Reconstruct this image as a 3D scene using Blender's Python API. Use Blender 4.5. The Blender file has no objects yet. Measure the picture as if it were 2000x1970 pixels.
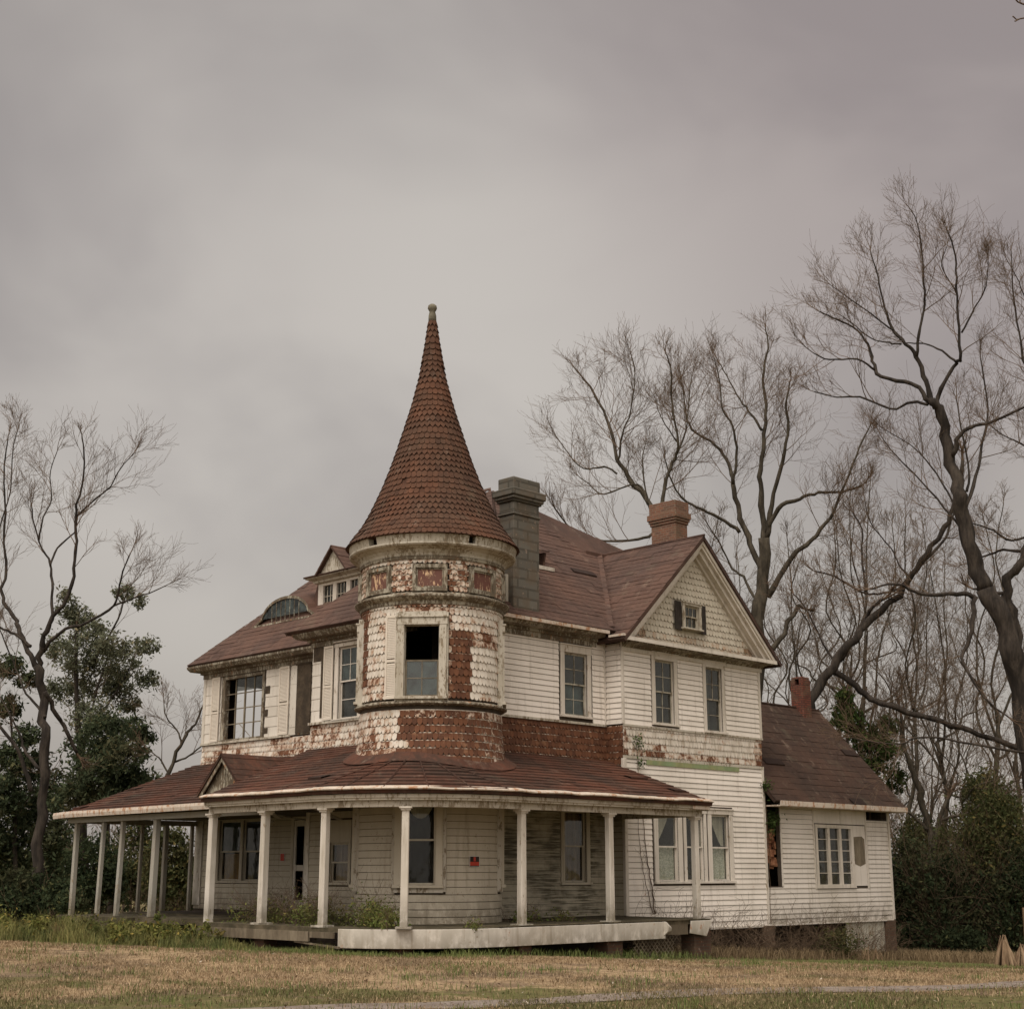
import bpy, bmesh, math, random
import numpy as np
from mathutils import Vector, Matrix
random.seed(7); RNG = np.random.default_rng(7)
R = math.radians
SC = bpy.context.scene
COL = SC.collection
S2 = math.sqrt(.5)
CAMH = 1.85
FPX = 2800.0                                   # focal length in pixels of the 2000 px wide photograph
PITCH = math.atan(715 / 2800)
CP, SP = math.cos(PITCH), math.sin(PITCH)
TX, TY = -1.77, 33.0                           # turret axis, origin of the house's own axes (turned 45 degrees)

def at(x, y, Y):
    "pixel of the photograph -> world point at distance Y"
    a = (x - 1000) / FPX; b = (985 - y) / FPX
    r = (a, CP - b * SP, SP + b * CP); t = Y / r[1]
    return Vector((r[0] * t, Y, CAMH + r[2] * t))
def uv2w(u, v): return (TX + S2 * (u - v), TY + S2 * (u + v))

# ------------------------------------------------------------------ object helpers
def tag(o, label=None, cat=None, group=None, kind=None):
    if label: o['label'] = label
    if cat: o['category'] = cat
    if group: o['group'] = group
    if kind: o['kind'] = kind
    return o
def empty(name, loc=(0, 0, 0), rz=0, label=None, cat=None, group=None):
    o = bpy.data.objects.new(name, None); COL.objects.link(o)
    o.location = loc; o.rotation_euler = (0, 0, rz); o.empty_display_size = .3
    return tag(o, label, cat, group)

class MB:
    def __init__(s): s.v = []; s.f = []; s.c = []; s.tone = 0.; s.k = []
    def cut(s): s.k.append((len(s.v), len(s.f)))
    def split(s, name, mat, parent=None, **kw):
        "one object for every piece marked with cut()"
        ks = [(0, 0)] + [k for k in s.k if 0 < k[1] < len(s.f)] + [(len(s.v), len(s.f))]; out = []
        for (v0, f0), (v1, f1) in zip(ks[:-1], ks[1:]):
            if f1 == f0: continue
            m = MB(); m.v = s.v[v0:v1]; m.f = [tuple(i - v0 for i in f) for f in s.f[f0:f1]]; m.c = s.c[f0:f1]; out.append(m.build(name, mat, parent, **kw))
        return out
    def poly(s, pts, c=None):
        i = len(s.v); s.v.extend([tuple(p) for p in pts]); s.f.append(tuple(range(i, i + len(pts)))); s.c.append(s.tone if c is None else c)
    def hexa(s, p, c=None):
        "8 corners: bottom ring 0-3, top ring 4-7"
        i = len(s.v); s.v.extend([tuple(q) for q in p]); c = s.tone if c is None else c
        for f in ((3, 2, 1, 0), (4, 5, 6, 7), (0, 1, 5, 4), (1, 2, 6, 5), (2, 3, 7, 6), (3, 0, 4, 7)):
            s.f.append(tuple(i + k for k in f)); s.c.append(c)
    def box(s, fr, a0, a1, n0, n1, z0, z1, c=None):
        s.hexa([fr(a0, n0, z0), fr(a1, n0, z0), fr(a1, n1, z0), fr(a0, n1, z0), fr(a0, n0, z1), fr(a1, n0, z1), fr(a1, n1, z1), fr(a0, n1, z1)], c)
    def prism(s, pts, d, c=None):
        "extrude polygon (list of 3D points) by vector d"
        n = len(pts); i = len(s.v); c = s.tone if c is None else c
        s.v.extend([tuple(p) for p in pts]); s.v.extend([(p[0] + d[0], p[1] + d[1], p[2] + d[2]) for p in pts])
        s.f.append(tuple(range(i, i + n))); s.c.append(c)
        s.f.append(tuple(range(i + 2 * n - 1, i + n - 1, -1))); s.c.append(c)
        for k in range(n):
            j = (k + 1) % n; s.f.append((i + j, i + k, i + n + k, i + n + j)); s.c.append(c)
    def tube(s, pts, rs, n=6, c=None, cap=True):
        pts = [Vector(p) for p in pts]; i0 = len(s.v); c = s.tone if c is None else c
        a = None
        for k, p in enumerate(pts):
            d = (pts[min(k + 1, len(pts) - 1)] - pts[max(k - 1, 0)])
            if d.length < 1e-6: d = Vector((0, 0, 1))
            d.normalize()
            if a is None: a = d.cross(Vector((.13, .27, .95)))
            if a.length < 1e-3: a = d.cross(Vector((1, 0, 0)))
            a = a - d * a.dot(d); a.normalize(); b = d.cross(a)
            r = rs[k] if hasattr(rs, '__len__') else rs
            for j in range(n):
                t = 2 * math.pi * j / n
                q = p + a * (math.cos(t) * r) + b * (math.sin(t) * r); s.v.append(tuple(q))
        for k in range(len(pts) - 1):
            for j in range(n):
                j2 = (j + 1) % n
                s.f.append((i0 + k * n + j, i0 + k * n + j2, i0 + (k + 1) * n + j2, i0 + (k + 1) * n + j)); s.c.append(c)
        if cap:
            s.f.append(tuple(i0 + j for j in range(n))[::-1]); s.c.append(c)
            e = i0 + (len(pts) - 1) * n; s.f.append(tuple(e + j for j in range(n))); s.c.append(c)
    AUTO = {'siding', 'corner_board', 'belt_moulding', 'turret_moulding', 'edge_board', 'cornice', 'fascia', 'gutter', 'roof_edge', 'porch_beam', 'loose_board', 'panel', 'bare_patch', 'porch_floor', 'wall', 'wing_wall',
            'curtain', 'pane', 'shutter', 'turret_cornice', 'porch_ceiling', 'floor', 'foundation_wall', 'eave_void', 'board', 'porch_skirt', 'rake_board', 'window_lining', 'twig'}
    def groups(s, tol=.05):
        "pieces that touch or nearly touch, from the face list"
        n = len(s.v); par = list(range(n))
        def fd(i):
            while par[i] != i: par[i] = par[par[i]]; i = par[i]
            return i
        for f in s.f:
            r = fd(f[0])
            for i in f[1:]: par[fd(i)] = r
        V = np.array(s.v); roots = np.array([fd(i) for i in range(n)]); ids, inv = np.unique(roots, return_inverse=True); m = len(ids)
        if m < 2 or m > 2500: return None
        lo = np.full((m, 3), 1e9); hi = np.full((m, 3), -1e9); np.minimum.at(lo, inv, V); np.maximum.at(hi, inv, V)
        g = np.full(m, -1); k = 0
        for i in range(m):
            if g[i] >= 0: continue
            st = [i]; g[i] = k
            while st:
                j = st.pop(); nb = np.where((g < 0) & np.all((lo <= hi[j] + tol) & (hi >= lo[j] - tol), axis=1))[0]
                g[nb] = k; st.extend(nb.tolist())
            k += 1
        return (k, g[inv]) if k > 1 else None
    def build(s, name, mat, parent=None, smooth=False, bevel=0, loc=None):
        if name in s.AUTO:
            gr = s.groups()
            if gr:
                out = []
                for k in range(gr[0]):
                    m = MB(); mp = {}
                    for f, c in zip(s.f, s.c):
                        if gr[1][f[0]] != k: continue
                        for i in f:
                            if i not in mp: mp[i] = len(m.v); m.v.append(s.v[i])
                        m.f.append(tuple(mp[i] for i in f)); m.c.append(c)
                    out.append(m.build1(name, mat, parent, smooth, bevel))
                return max(out, key=lambda o: len(o.data.vertices))
        return s.build1(name, mat, parent, smooth, bevel)
    def build1(s, name, mat, parent=None, smooth=False, bevel=0):
        me = bpy.data.meshes.new(name); me.from_pydata(s.v, [], s.f); me.update()
        at_ = me.attributes.new('tone', 'FLOAT', 'FACE'); at_.data.foreach_set('value', [float(x) for x in s.c])
        bm = bmesh.new(); bm.from_mesh(me); bmesh.ops.recalc_face_normals(bm, faces=bm.faces); bm.to_mesh(me); bm.free()
        if smooth:
            me.polygons.foreach_set('use_smooth', [True] * len(me.polygons))
        me.materials.append(mat)
        o = bpy.data.objects.new(name, me); COL.objects.link(o)
        if parent: o.parent = parent
        if bevel:
            b = o.modifiers.new('bevel', 'BEVEL'); b.width = bevel; b.segments = 1; b.limit_method = 'ANGLE'
        return o

def np_mesh(name, V, F, mat, parent=None, tone=None, smooth=False):
    "vectorised mesh: V (n,3), F (m,k) all faces with k corners"
    me = bpy.data.meshes.new(name); V = np.asarray(V, dtype=np.float32); F = np.asarray(F, dtype=np.int32)
    k = F.shape[1]
    me.vertices.add(len(V)); me.vertices.foreach_set('co', V.ravel())
    me.loops.add(F.size); me.loops.foreach_set('vertex_index', F.ravel())
    me.polygons.add(len(F)); me.polygons.foreach_set('loop_start', np.arange(0, F.size, k, dtype=np.int32))
    try: me.polygons.foreach_set('loop_total', np.full(len(F), k, dtype=np.int32))
    except Exception: pass
    if tone is not None:
        a = me.attributes.new('tone', 'FLOAT', 'FACE'); a.data.foreach_set('value', np.asarray(tone, dtype=np.float32))
    me.update(calc_edges=True); me.validate()
    if smooth: me.polygons.foreach_set('use_smooth', np.ones(len(me.polygons), dtype=bool))
    me.materials.append(mat)
    o = bpy.data.objects.new(name, me); COL.objects.link(o)
    if parent: o.parent = parent
    return o

# ------------------------------------------------------------------ material helpers
def lin(*c):
    return tuple(((x / 255) / 12.92 if x / 255 <= .04045 else ((x / 255 + .055) / 1.055) ** 2.4) for x in c) + (1.,)
class NT:
    def __init__(s, name):
        s.m = bpy.data.materials.new(name); s.m.use_nodes = True; s.t = s.m.node_tree; s.t.nodes.clear()
        s.out = s.n('ShaderNodeOutputMaterial'); s._co = None
    def n(s, typ, **kw):
        x = s.t.nodes.new(typ)
        for k, v in kw.items(): setattr(x, k, v)
        return x
    def L(s, a, b): s.t.links.new(a, b)
    def put(s, sock, v):
        if hasattr(v, 'links'): s.L(v, sock)
        else: sock.default_value = v
    @property
    def co(s):
        if s._co is None: s._co = s.n('ShaderNodeTexCoord').outputs['Object']
        return s._co
    def mapv(s, scale=(1, 1, 1), loc=(0, 0, 0), rot=(0, 0, 0), src=None):
        x = s.n('ShaderNodeMapping'); s.L(src or s.co, x.inputs[0]); x.inputs['Scale'].default_value = scale
        x.inputs['Location'].default_value = loc; x.inputs['Rotation'].default_value = rot; return x.outputs[0]
    def noise(s, scale=1, detail=4, rough=.55, vec=None, w=0, dist=0):
        x = s.n('ShaderNodeTexNoise'); x.inputs['Scale'].default_value = scale; x.inputs['Detail'].default_value = detail
        x.inputs['Roughness'].default_value = rough; x.inputs['Distortion'].default_value = dist
        s.L(vec if vec is not None else s.mapv(loc=(w * 7.3, w * 3.1, w)), x.inputs['Vector']); return x.outputs[0]
    def ramp(s, f, a, b):
        "smooth 0..1 between a and b"
        x = s.n('ShaderNodeMapRange', interpolation_type='SMOOTHSTEP'); s.put(x.inputs[0], f)
        x.inputs[1].default_value = a; x.inputs[2].default_value = b; return x.outputs[0]
    def math(s, op, a, b=0., c=None):
        x = s.n('ShaderNodeMath', operation=op); s.put(x.inputs[0], a); s.put(x.inputs[1], b)
        if c is not None: s.put(x.inputs[2], c)
        return x.outputs[0]
    def mix(s, f, a, b, mode='MIX'):
        x = s.n('ShaderNodeMix', data_type='RGBA', blend_type=mode); s.put(x.inputs[0], f); s.put(x.inputs[6], a); s.put(x.inputs[7], b); return x.outputs[2]
    def attr(s, name='tone'):
        x = s.n('ShaderNodeAttribute'); x.attribute_name = name; return x.outputs['Fac']
    def island(s): return s.n('ShaderNodeNewGeometry').outputs['Random Per Island']
    def bump(s, h, st=.3, d=.01):
        x = s.n('ShaderNodeBump'); x.inputs['Strength'].default_value = st; x.inputs['Distance'].default_value = d; s.L(h, x.inputs['Height']); return x.outputs[0]
    def bsdf(s, col, rough=.8, normal=None, spec=.3):
        b = s.n('ShaderNodeBsdfPrincipled'); s.put(b.inputs['Base Color'], col); s.put(b.inputs['Roughness'], rough)
        b.inputs['Specular IOR Level'].default_value = spec
        if normal is not None: s.L(normal, b.inputs['Normal'])
        return b.outputs[0]
    def done(s, sh): s.L(sh, s.out.inputs[0]); return s.m

def m_paint(name, col=(.60, .55, .485, 1), under=(.16, .125, .085, 1), peel=.28, dirt=.5, streak=.4, mold=0., rust=0., scale=1., splash=None):
    "old white paint: broad dirt, run-down streaks, peeled spots down to grey wood"
    t = NT(name)
    big = t.ramp(t.noise(.55 * scale, 5, .6), .38, .72)
    c = t.mix(t.math('MULTIPLY', big, dirt * .55), col, (.33, .285, .21, 1))
    st = t.ramp(t.noise(1., 5, .62, t.mapv((7, 7, .55))), .5, .75)
    c = t.mix(t.math('MULTIPLY', st, streak * .6), c, (.235, .19, .13, 1))
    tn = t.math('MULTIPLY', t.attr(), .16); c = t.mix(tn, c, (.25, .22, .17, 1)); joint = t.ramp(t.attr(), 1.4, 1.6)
    fine = t.noise(15 * scale, 7, .74, t.mapv((1, 1, .35) if peel > .43 else (1, 1, 1))); fine2 = t.noise(1.7 * scale, 4, .6, w=2)
    pk = t.math('ADD', fine, t.math('MULTIPLY', t.math('SUBTRACT', fine2, .5), .55))
    msk = t.ramp(pk, .78 - peel * .36, .86 - peel * .36)
    c = t.mix(t.math('MULTIPLY', msk, .9), c, t.mix(t.noise(14, 3), under, (under[0] * 2.1, under[1] * 2., under[2] * 1.8, 1)))
    if mold:
        mm = t.ramp(t.noise(1.0, 4, .6, t.mapv((.9, .9, 1.1)), 0), .52 - mold * .2, .66 - mold * .12)
        mm2 = t.ramp(t.noise(3.2, 5, .66, t.mapv((.42, .42, 7.5), (2, 4, 1))), .34, .60)
        c = t.mix(t.math('MULTIPLY', t.math('MULTIPLY', mm, mm2), .88), c, (.055, .047, .026, 1))
    if splash is not None:
        sz = t.n('ShaderNodeSeparateXYZ'); t.L(t.co, sz.inputs[0]); lowk = t.math('MULTIPLY', t.ramp(sz.outputs[2], splash + .75, splash - .05), t.ramp(t.noise(5, 5, .7, t.mapv((1, 1, .6))), .30, .58))
        c = t.mix(t.math('MULTIPLY', lowk, .75), c, (.13, .105, .065, 1))
    if rust:
        rr = t.ramp(t.noise(6.5, 6, .7, t.mapv((1, 1, .6))), .64 - rust * .12, .76 - rust * .1); c = t.mix(t.math('MULTIPLY', rr, .85), c, (.30, .13, .05, 1))
    c = t.mix(t.math('MULTIPLY', joint, .85), c, (.085, .065, .04, 1))  # highest tone: lap shade line and joint grime, put into the colour
    nb = t.bump(t.math('ADD', t.noise(38, 4, .6), t.math('MULTIPLY', msk, -1.2)), .35, .006)
    return t.done(t.bsdf(c, .72, nb, .25))

def m_shingle(name, brown=(.078, .033, .018, 1), white=(.60, .54, .46, 1), rust=(.34, .16, .07, 1), spread=.62):
    "wood scales: 'tone' says how much of the paint has gone"
    t = NT(name)
    n1 = t.noise(9.5, 6, .74); n2 = t.noise(2.2, 4, .6, w=3); isl = t.island()
    k = t.math('ADD', t.attr(), t.math('MULTIPLY', t.math('SUBTRACT', n1, .5), spread * 2.1))
    k = t.math('ADD', k, t.math('MULTIPLY', t.math('SUBTRACT', n2, .5), spread * 1.1))
    k = t.math('ADD', k, t.math('MULTIPLY', t.math('SUBTRACT', isl, .5), spread * .35))
    msk = t.ramp(k, .47, .56); halo = t.ramp(k, .28, .47)
    w = t.mix(t.ramp(t.noise(3, 5, .6, t.mapv((3, 3, .8))), .4, .75), white, (.37, .31, .235, 1))
    w = t.mix(t.math('MULTIPLY', halo, .55), w, rust)
    b = t.mix(isl, brown, (brown[0] * 1.8, brown[1] * 1.75, brown[2] * 1.6, 1))
    b = t.mix(t.ramp(t.noise(5, 4, w=6), .55, .75), b, (.21, .105, .055, 1))
    c = t.mix(msk, w, b)
    nb = t.bump(t.math('ADD', t.noise(45, 3, .6), t.math('MULTIPLY', msk, -1)), .4, .005)
    return t.done(t.bsdf(c, .8, nb, .2))

def m_roof(name, a, b, moss=(.16, .15, .10, 1), mossk=.2, rough=.62, scale=1.):
    t = NT(name)
    isl = t.island(); c = t.mix(t.ramp(t.noise(.5 * scale, 6, .7), .36, .62), a, b)
    c = t.mix(t.math('MULTIPLY', t.ramp(t.noise(1.1, 6, .72, t.mapv((1, 1, .5), (8, 3, 2))), .50, .66), .6), c, (a[0] * .45, a[1] * .48, a[2] * .5, 1))
    c = t.mix(t.math('MULTIPLY', t.ramp(t.noise(2.4, 6, .75, t.mapv((1, 1, .3), (1, 9, 2))), .56, .70), .55), c, (.21, .155, .115, 1))
    c = t.mix(t.math('MULTIPLY', isl, .24), c, (a[0] * .42, a[1] * .40, a[2] * .42, 1))
    c = t.mix(t.math('MULTIPLY', t.ramp(t.noise(7, 6, .7, t.mapv((1, 1, .35))), .48, .72), .38), c, (a[0] * 1.5, a[1] * 1.55, a[2] * 1.6, 1))
    c = t.mix(t.math('MULTIPLY', t.ramp(t.noise(1.3, 5, .65, w=4), .56, .74), mossk), c, moss)
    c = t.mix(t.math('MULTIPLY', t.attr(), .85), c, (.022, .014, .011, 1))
    nb = t.bump(t.noise(60, 4, .7), .4, .006)
    return t.done(t.bsdf(c, rough + .12, nb, .14))

def m_plain(name, a, b, scale=3., detail=5, rough=.85, stretch=(1, 1, 1), bump=.4, bscale=30, spec=.2, metal=0, tone=None):
    t = NT(name)
    c = t.mix(t.ramp(t.noise(scale, detail, .62, t.mapv(stretch)), .35, .68), a, b)
    c = t.mix(t.math('MULTIPLY', t.ramp(t.noise(scale * 5, 4, .6, t.mapv(stretch, (5, 3, 1))), .4, .7), .35), c, (a[0] * .5, a[1] * .5, a[2] * .5, 1))
    if tone: c = t.mix(t.attr(), c, tone)
    return t.done(t.bsdf(c, rough, t.bump(t.noise(bscale, 4, .6, t.mapv(stretch)), bump, .01), spec))

def m_leaf(name, a, b, dark, trans=.25):
    t = NT(name); isl = t.island()
    c = t.mix(isl, a, b); c = t.mix(t.ramp(isl, .90, .93), c, (b[0] * 1.5, b[1] * 1.25, b[2] * 1.1, 1)); c = t.mix(t.math('MULTIPLY', t.ramp(t.noise(.55, 4, .6, w=4), .5, .66), .6), c, (.095, .075, .04, 1))
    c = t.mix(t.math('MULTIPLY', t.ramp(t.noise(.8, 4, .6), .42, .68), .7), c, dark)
    d = t.n('ShaderNodeBsdfDiffuse'); t.put(d.inputs[0], c); tr = t.n('ShaderNodeBsdfTranslucent'); t.put(tr.inputs[0], c)
    mx = t.n('ShaderNodeMixShader'); mx.inputs[0].default_value = trans; t.L(d.outputs[0], mx.inputs[1]); t.L(tr.outputs[0], mx.inputs[2])
    return t.done(mx.outputs[0])

def m_glass(name, refl=.03, dust=.07, dcol=(.25, .26, .24, 1), tint=(.5, .5, .48, 1), fk=.28):
    t = NT(name)
    tr = t.n('ShaderNodeBsdfTransparent'); tr.inputs[0].default_value = tint
    gl = t.n('ShaderNodeBsdfGlossy'); gl.inputs['Roughness'].default_value = .03; gl.inputs[0].default_value = (.9, .9, .88, 1)
    t.L(t.bump(t.noise(2.2, 3, .5), .25, .02), gl.inputs['Normal'])
    df = t.n('ShaderNodeBsdfDiffuse'); df.inputs[0].default_value = dcol
    lw = t.n('ShaderNodeLayerWeight'); lw.inputs[0].default_value = .35
    f = t.math('ADD', t.math('MULTIPLY', lw.outputs['Fresnel'], fk), refl)
    m1 = t.n('ShaderNodeMixShader'); t.put(m1.inputs[0], f); t.L(tr.outputs[0], m1.inputs[1]); t.L(gl.outputs[0], m1.inputs[2])
    m2 = t.n('ShaderNodeMixShader'); t.put(m2.inputs[0], t.math('MULTIPLY', t.ramp(t.noise(3.5, 5, .65), .25, .75), dust * 2)); t.L(m1.outputs[0], m2.inputs[1]); t.L(df.outputs[0], m2.inputs[2])
    return t.done(m2.outputs[0])

M = {}
M['vinyl'] = m_paint('white_siding', col=(.76, .69, .61, 1), peel=.08, dirt=.55, streak=.6, rust=.12)
M['wingside'] = m_paint('wing_siding', col=(.64, .58, .51, 1), peel=.08, dirt=.75, streak=.7, mold=.0, splash=.35)
M['clap'] = m_paint('old_clapboard', col=(.49, .435, .34, 1), peel=.42, dirt=1., streak=.9, splash=.75)
M['moldclap'] = m_paint('mouldy_clapboard', col=(.42, .375, .28, 1), peel=.3, dirt=1., streak=.8, mold=.62)
M['panel'] = m_paint('white_shingle_panel', col=(.64, .585, .51, 1), peel=.05, dirt=.6, streak=.75)
M['trim'] = m_paint('weathered_trim', col=(.47, .425, .35, 1), under=(.12, .095, .065, 1), peel=.74, dirt=1.1, streak=1.0)
M['trimclean'] = m_paint('painted_trim', col=(.60, .54, .465, 1), peel=.46, dirt=.9, streak=.9)
M['rottrim'] = m_paint('rotten_cornice', col=(.33, .30, .235, 1), under=(.06, .045, .03, 1), peel=.98, dirt=1.2, streak=1.3, rust=.5)
M['gutter'] = m_paint('rusty_white_edge', col=(.52, .44, .36, 1), peel=.45, dirt=.9, streak=.6, rust=1.25)
M['post'] = m_paint('post_paint', col=(.60, .55, .475, 1), peel=.46, dirt=.9, streak=1.1, splash=.75)
M['skirt'] = m_paint('skirt_board', col=(.58, .535, .465, 1), peel=.36, dirt=.9, streak=.9, rust=.35, splash=.20)
M['shingle'] = m_shingle('fish_scale_shingle')
M['gablesh'] = m_shingle('gable_scale_shingle', white=(.50, .45, .36, 1), brown=(.12, .08, .05, 1), spread=.34)
M['cone'] = m_roof('cone_tile', (.112, .048, .026, 1), (.078, .043, .027, 1), (.13, .10, .068, 1), .5, .7)
M['roof'] = m_roof('main_roofing', (.108, .060, .043, 1), (.076, .047, .037, 1), rough=.6)
M['porchroof'] = m_roof('porch_roofing', (.112, .044, .026, 1), (.047, .030, .022, 1), rough=.6, mossk=.25)
M['wingroof'] = m_roof('wing_roofing', (.062, .035, .024, 1), (.042, .027, .020, 1), rough=.75)
M['stone'] = m_plain('lichen_stone', (.115, .10, .07, 1), (.225, .20, .145, 1), 2.3, 6, .9, bump=.7, bscale=16)
M['wood'] = m_plain('grey_wood', (.115, .09, .06, 1), (.22, .18, .125, 1), 3, 5, .85, (1, 1, .3))
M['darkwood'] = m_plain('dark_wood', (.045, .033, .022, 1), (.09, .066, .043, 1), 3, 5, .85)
M['deck'] = m_plain('mossy_deck', (.05, .042, .024, 1), (.12, .095, .06, 1), 2.5, 5, .9)
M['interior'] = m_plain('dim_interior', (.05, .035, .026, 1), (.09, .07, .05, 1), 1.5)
M['ceiling'] = m_plain('porch_ceiling', (.07, .052, .03, 1), (.14, .11, .065, 1), 1.8, 5, .85)
M['glass'] = m_glass('dusty_glass')
M['glassblue'] = m_glass('blue_grey_glass', .05, .22, (.16, .20, .19, 1))
M['glassclear'] = m_glass('thin_glass', .01, .03, tint=(.85, .85, .83, 1), fk=.12)
M['shutterbeige'] = m_paint('beige_shutter', col=(.60, .53, .44, 1), peel=.0, dirt=.2, streak=.15)
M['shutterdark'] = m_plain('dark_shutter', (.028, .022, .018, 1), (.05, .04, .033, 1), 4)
M['greenstrip'] = m_plain('green_board', (.22, .28, .15, 1), (.30, .28, .13, 1), 1.2, 4)
M['browncloth'] = m_plain('brown_board', (.22, .13, .045, 1), (.30, .19, .07, 1), 2)
M['redpanel'] = m_paint('red_panel', col=(.120, .046, .034, 1), under=(.40, .28, .18, 1), peel=.75, dirt=.2, streak=.5)
M['rubble'] = m_plain('rusty_rubble', (.16, .06, .03, 1), (.30, .15, .08, 1), 5, 6)
M['bark'] = m_plain('grey_bark', (.035, .028, .019, 1), (.095, .078, .055, 1), 3.5, 7, .9, (1.3, 1.3, .35), 1., 16)
M['barkdark'] = m_plain('dark_bark', (.018, .014, .011, 1), (.06, .047, .036, 1), 3.5, 7, .9, (1.3, 1.3, .3), 1., 16)
M['twig'] = m_plain('twig_bark', (.105, .068, .042, 1), (.15, .10, .065, 1), 1)
M['twigfar'] = m_plain('far_twig_bark', (.11, .078, .054, 1), (.16, .12, .085, 1), 1)
M['bramble'] = m_plain('bramble_stem', (.085, .055, .035, 1), (.16, .11, .07, 1), 2)
M['splinter'] = m_plain('splintered_wood', (.13, .08, .045, 1), (.30, .21, .13, 1), 4, 5, .8, (1, 1, .2))
def m_curtain():
    t = NT('lace_curtain'); d = t.n('ShaderNodeBsdfDiffuse'); 
    n = t.noise(22, 4, .6); c = t.mix(t.ramp(n, .35, .65), (.48, .52, .43, 1), (.78, .78, .68, 1)); t.put(d.inputs[0], c); return t.done(d.outputs[0])
M['lace'] = m_curtain()
M['sash'] = m_paint('bare_sash', col=(.38, .345, .27, 1), under=(.085, .065, .045, 1), peel=.8, dirt=1, streak=1)
M['postgrey'] = m_paint('grey_post_paint', col=(.33, .31, .265, 1), peel=.5, dirt=1, streak=1, splash=.75)
M['drape'] = m_plain('brown_drape', (.16, .10, .07, 1), (.34, .25, .18, 1), 1, 3, .9, (9, 9, .1))
M['drapewhite'] = m_plain('pale_drape', (.55, .53, .43, 1), (.7, .68, .56, 1), 1, 3, .9, (9, 9, .2))

def m_brick(name, a, b, mortar, sc=1.):
    t = NT(name)
    # brick pattern on both wall directions: use (u+v, z)
    sx = t.n('ShaderNodeSeparateXYZ'); t.L(t.co, sx.inputs[0]); cb = t.n('ShaderNodeCombineXYZ')
    t.L(t.math('ADD', sx.outputs[0], sx.outputs[1]), cb.inputs[0]); t.L(sx.outputs[2], cb.inputs[1])
    br = t.n('ShaderNodeTexBrick'); t.L(cb.outputs[0], br.inputs['Vector']); br.inputs['Color1'].default_value = a; br.inputs['Color2'].default_value = b
    br.inputs['Mortar'].default_value = mortar; br.inputs['Scale'].default_value = 1; br.inputs['Mortar Size'].default_value = .009 * sc
    br.inputs['Brick Width'].default_value = .21 * sc; br.inputs['Row Height'].default_value = .072 * sc
    c = t.mix(t.math('MULTIPLY', t.ramp(t.noise(2.5, 5, .6), .42, .66), .55), br.outputs[0], (.12, .085, .055, 1))
    c = t.mix(t.math('MULTIPLY', t.ramp(t.noise(9, 5, .7, w=3), .58, .7), .5), c, (.34, .24, .18, 1))
    return t.done(t.bsdf(c, .9, t.bump(t.math('ADD', br.outputs['Fac'], t.math('MULTIPLY', t.noise(40), -.6)), -.5, .008), .15))
M['brick'] = m_brick('old_brick', (.19, .085, .052, 1), (.12, .062, .043, 1), (.17, .13, .095, 1))
M['pierbrick'] = m_brick('dirty_brick', (.10, .052, .033, 1), (.065, .04, .028, 1), (.07, .055, .04, 1))
M['block'] = m_brick('stone_block', (.135, .122, .10, 1), (.10, .09, .074, 1), (.078, .07, .056, 1), 3.4)
M['brickred'] = m_brick('red_brick', (.17, .052, .033, 1), (.10, .038, .027, 1), (.04, .032, .026, 1))
# ================================================================== THE HOUSE
house = empty('abandoned_house', (TX, TY, 0), R(45), 'weathered white wooden house with a round turret, red-brown roofs and a wrap-around porch', 'house')

def FR(v=None, u=None):
    if v is not None: return lambda a, n, z: (a, v - n, z)          # wall facing -v, a = u
    return lambda a, n, z: (u - n, a, z)                            # wall facing -u, a = v
RW, GW, LW, BW = FR(v=0.), FR(v=-.55), FR(u=2.), FR(u=.35)
d0 = (.0536, -.9986); r0 = (.9986, .0536)
def tdir(deg):
    a = R(deg); x = math.cos(a) * d0[0] + math.sin(a) * r0[0]; y = math.cos(a) * d0[1] + math.sin(a) * r0[1]
    return (S2 * (x + y), S2 * (y - x))
TSH = (tdir(90)[0] * -.09, tdir(90)[1] * -.09)
def CYL(R0):
    "a = angle in degrees, n = outwards"
    def f(a, n, z):
        d = tdir(a); return ((R0 + n) * d[0] + TSH[0], (R0 + n) * d[1] + TSH[1], z)
    return f
def TAN(deg, R0):
    "flat frame tangent to the turret"
    d = tdir(deg); e = tdir(deg + 90)
    return lambda a, n, z: (d[0] * (R0 + n) + e[0] * a + TSH[0], d[1] * (R0 + n) + e[1] * a + TSH[1], z)

def cuts(z0, z1, ops):
    zs = {z0, z1}
    for o in ops:
        for z in (o[2], o[3]):
            if z0 + 1e-4 < z < z1 - 1e-4: zs.add(z)
    return sorted(zs)
def spans(a0, a1, z0, z1, ops):
    zc = (z0 + z1) / 2; iv = [(a0, a1)]
    for o in ops:
        if o[2] <= zc <= o[3]:
            nv = []
            for s, e in iv:
                if o[1] <= s or o[0] >= e: nv.append((s, e)); continue
                if o[0] > s: nv.append((s, o[0]))
                if o[1] < e: nv.append((o[1], e))
            iv = nv
    return [(s, e) for s, e in iv if e - s > .01]
def slab(mb, fr, a0, a1, z0, z1, ops=(), n0=-.13, n1=0.):
    zs = cuts(z0, z1, ops)
    for zb, zt in zip(zs[:-1], zs[1:]):
        for s, e in spans(a0, a1, zb, zt, ops): mb.box(fr, s, e, n0, n1, zb, zt)
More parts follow.
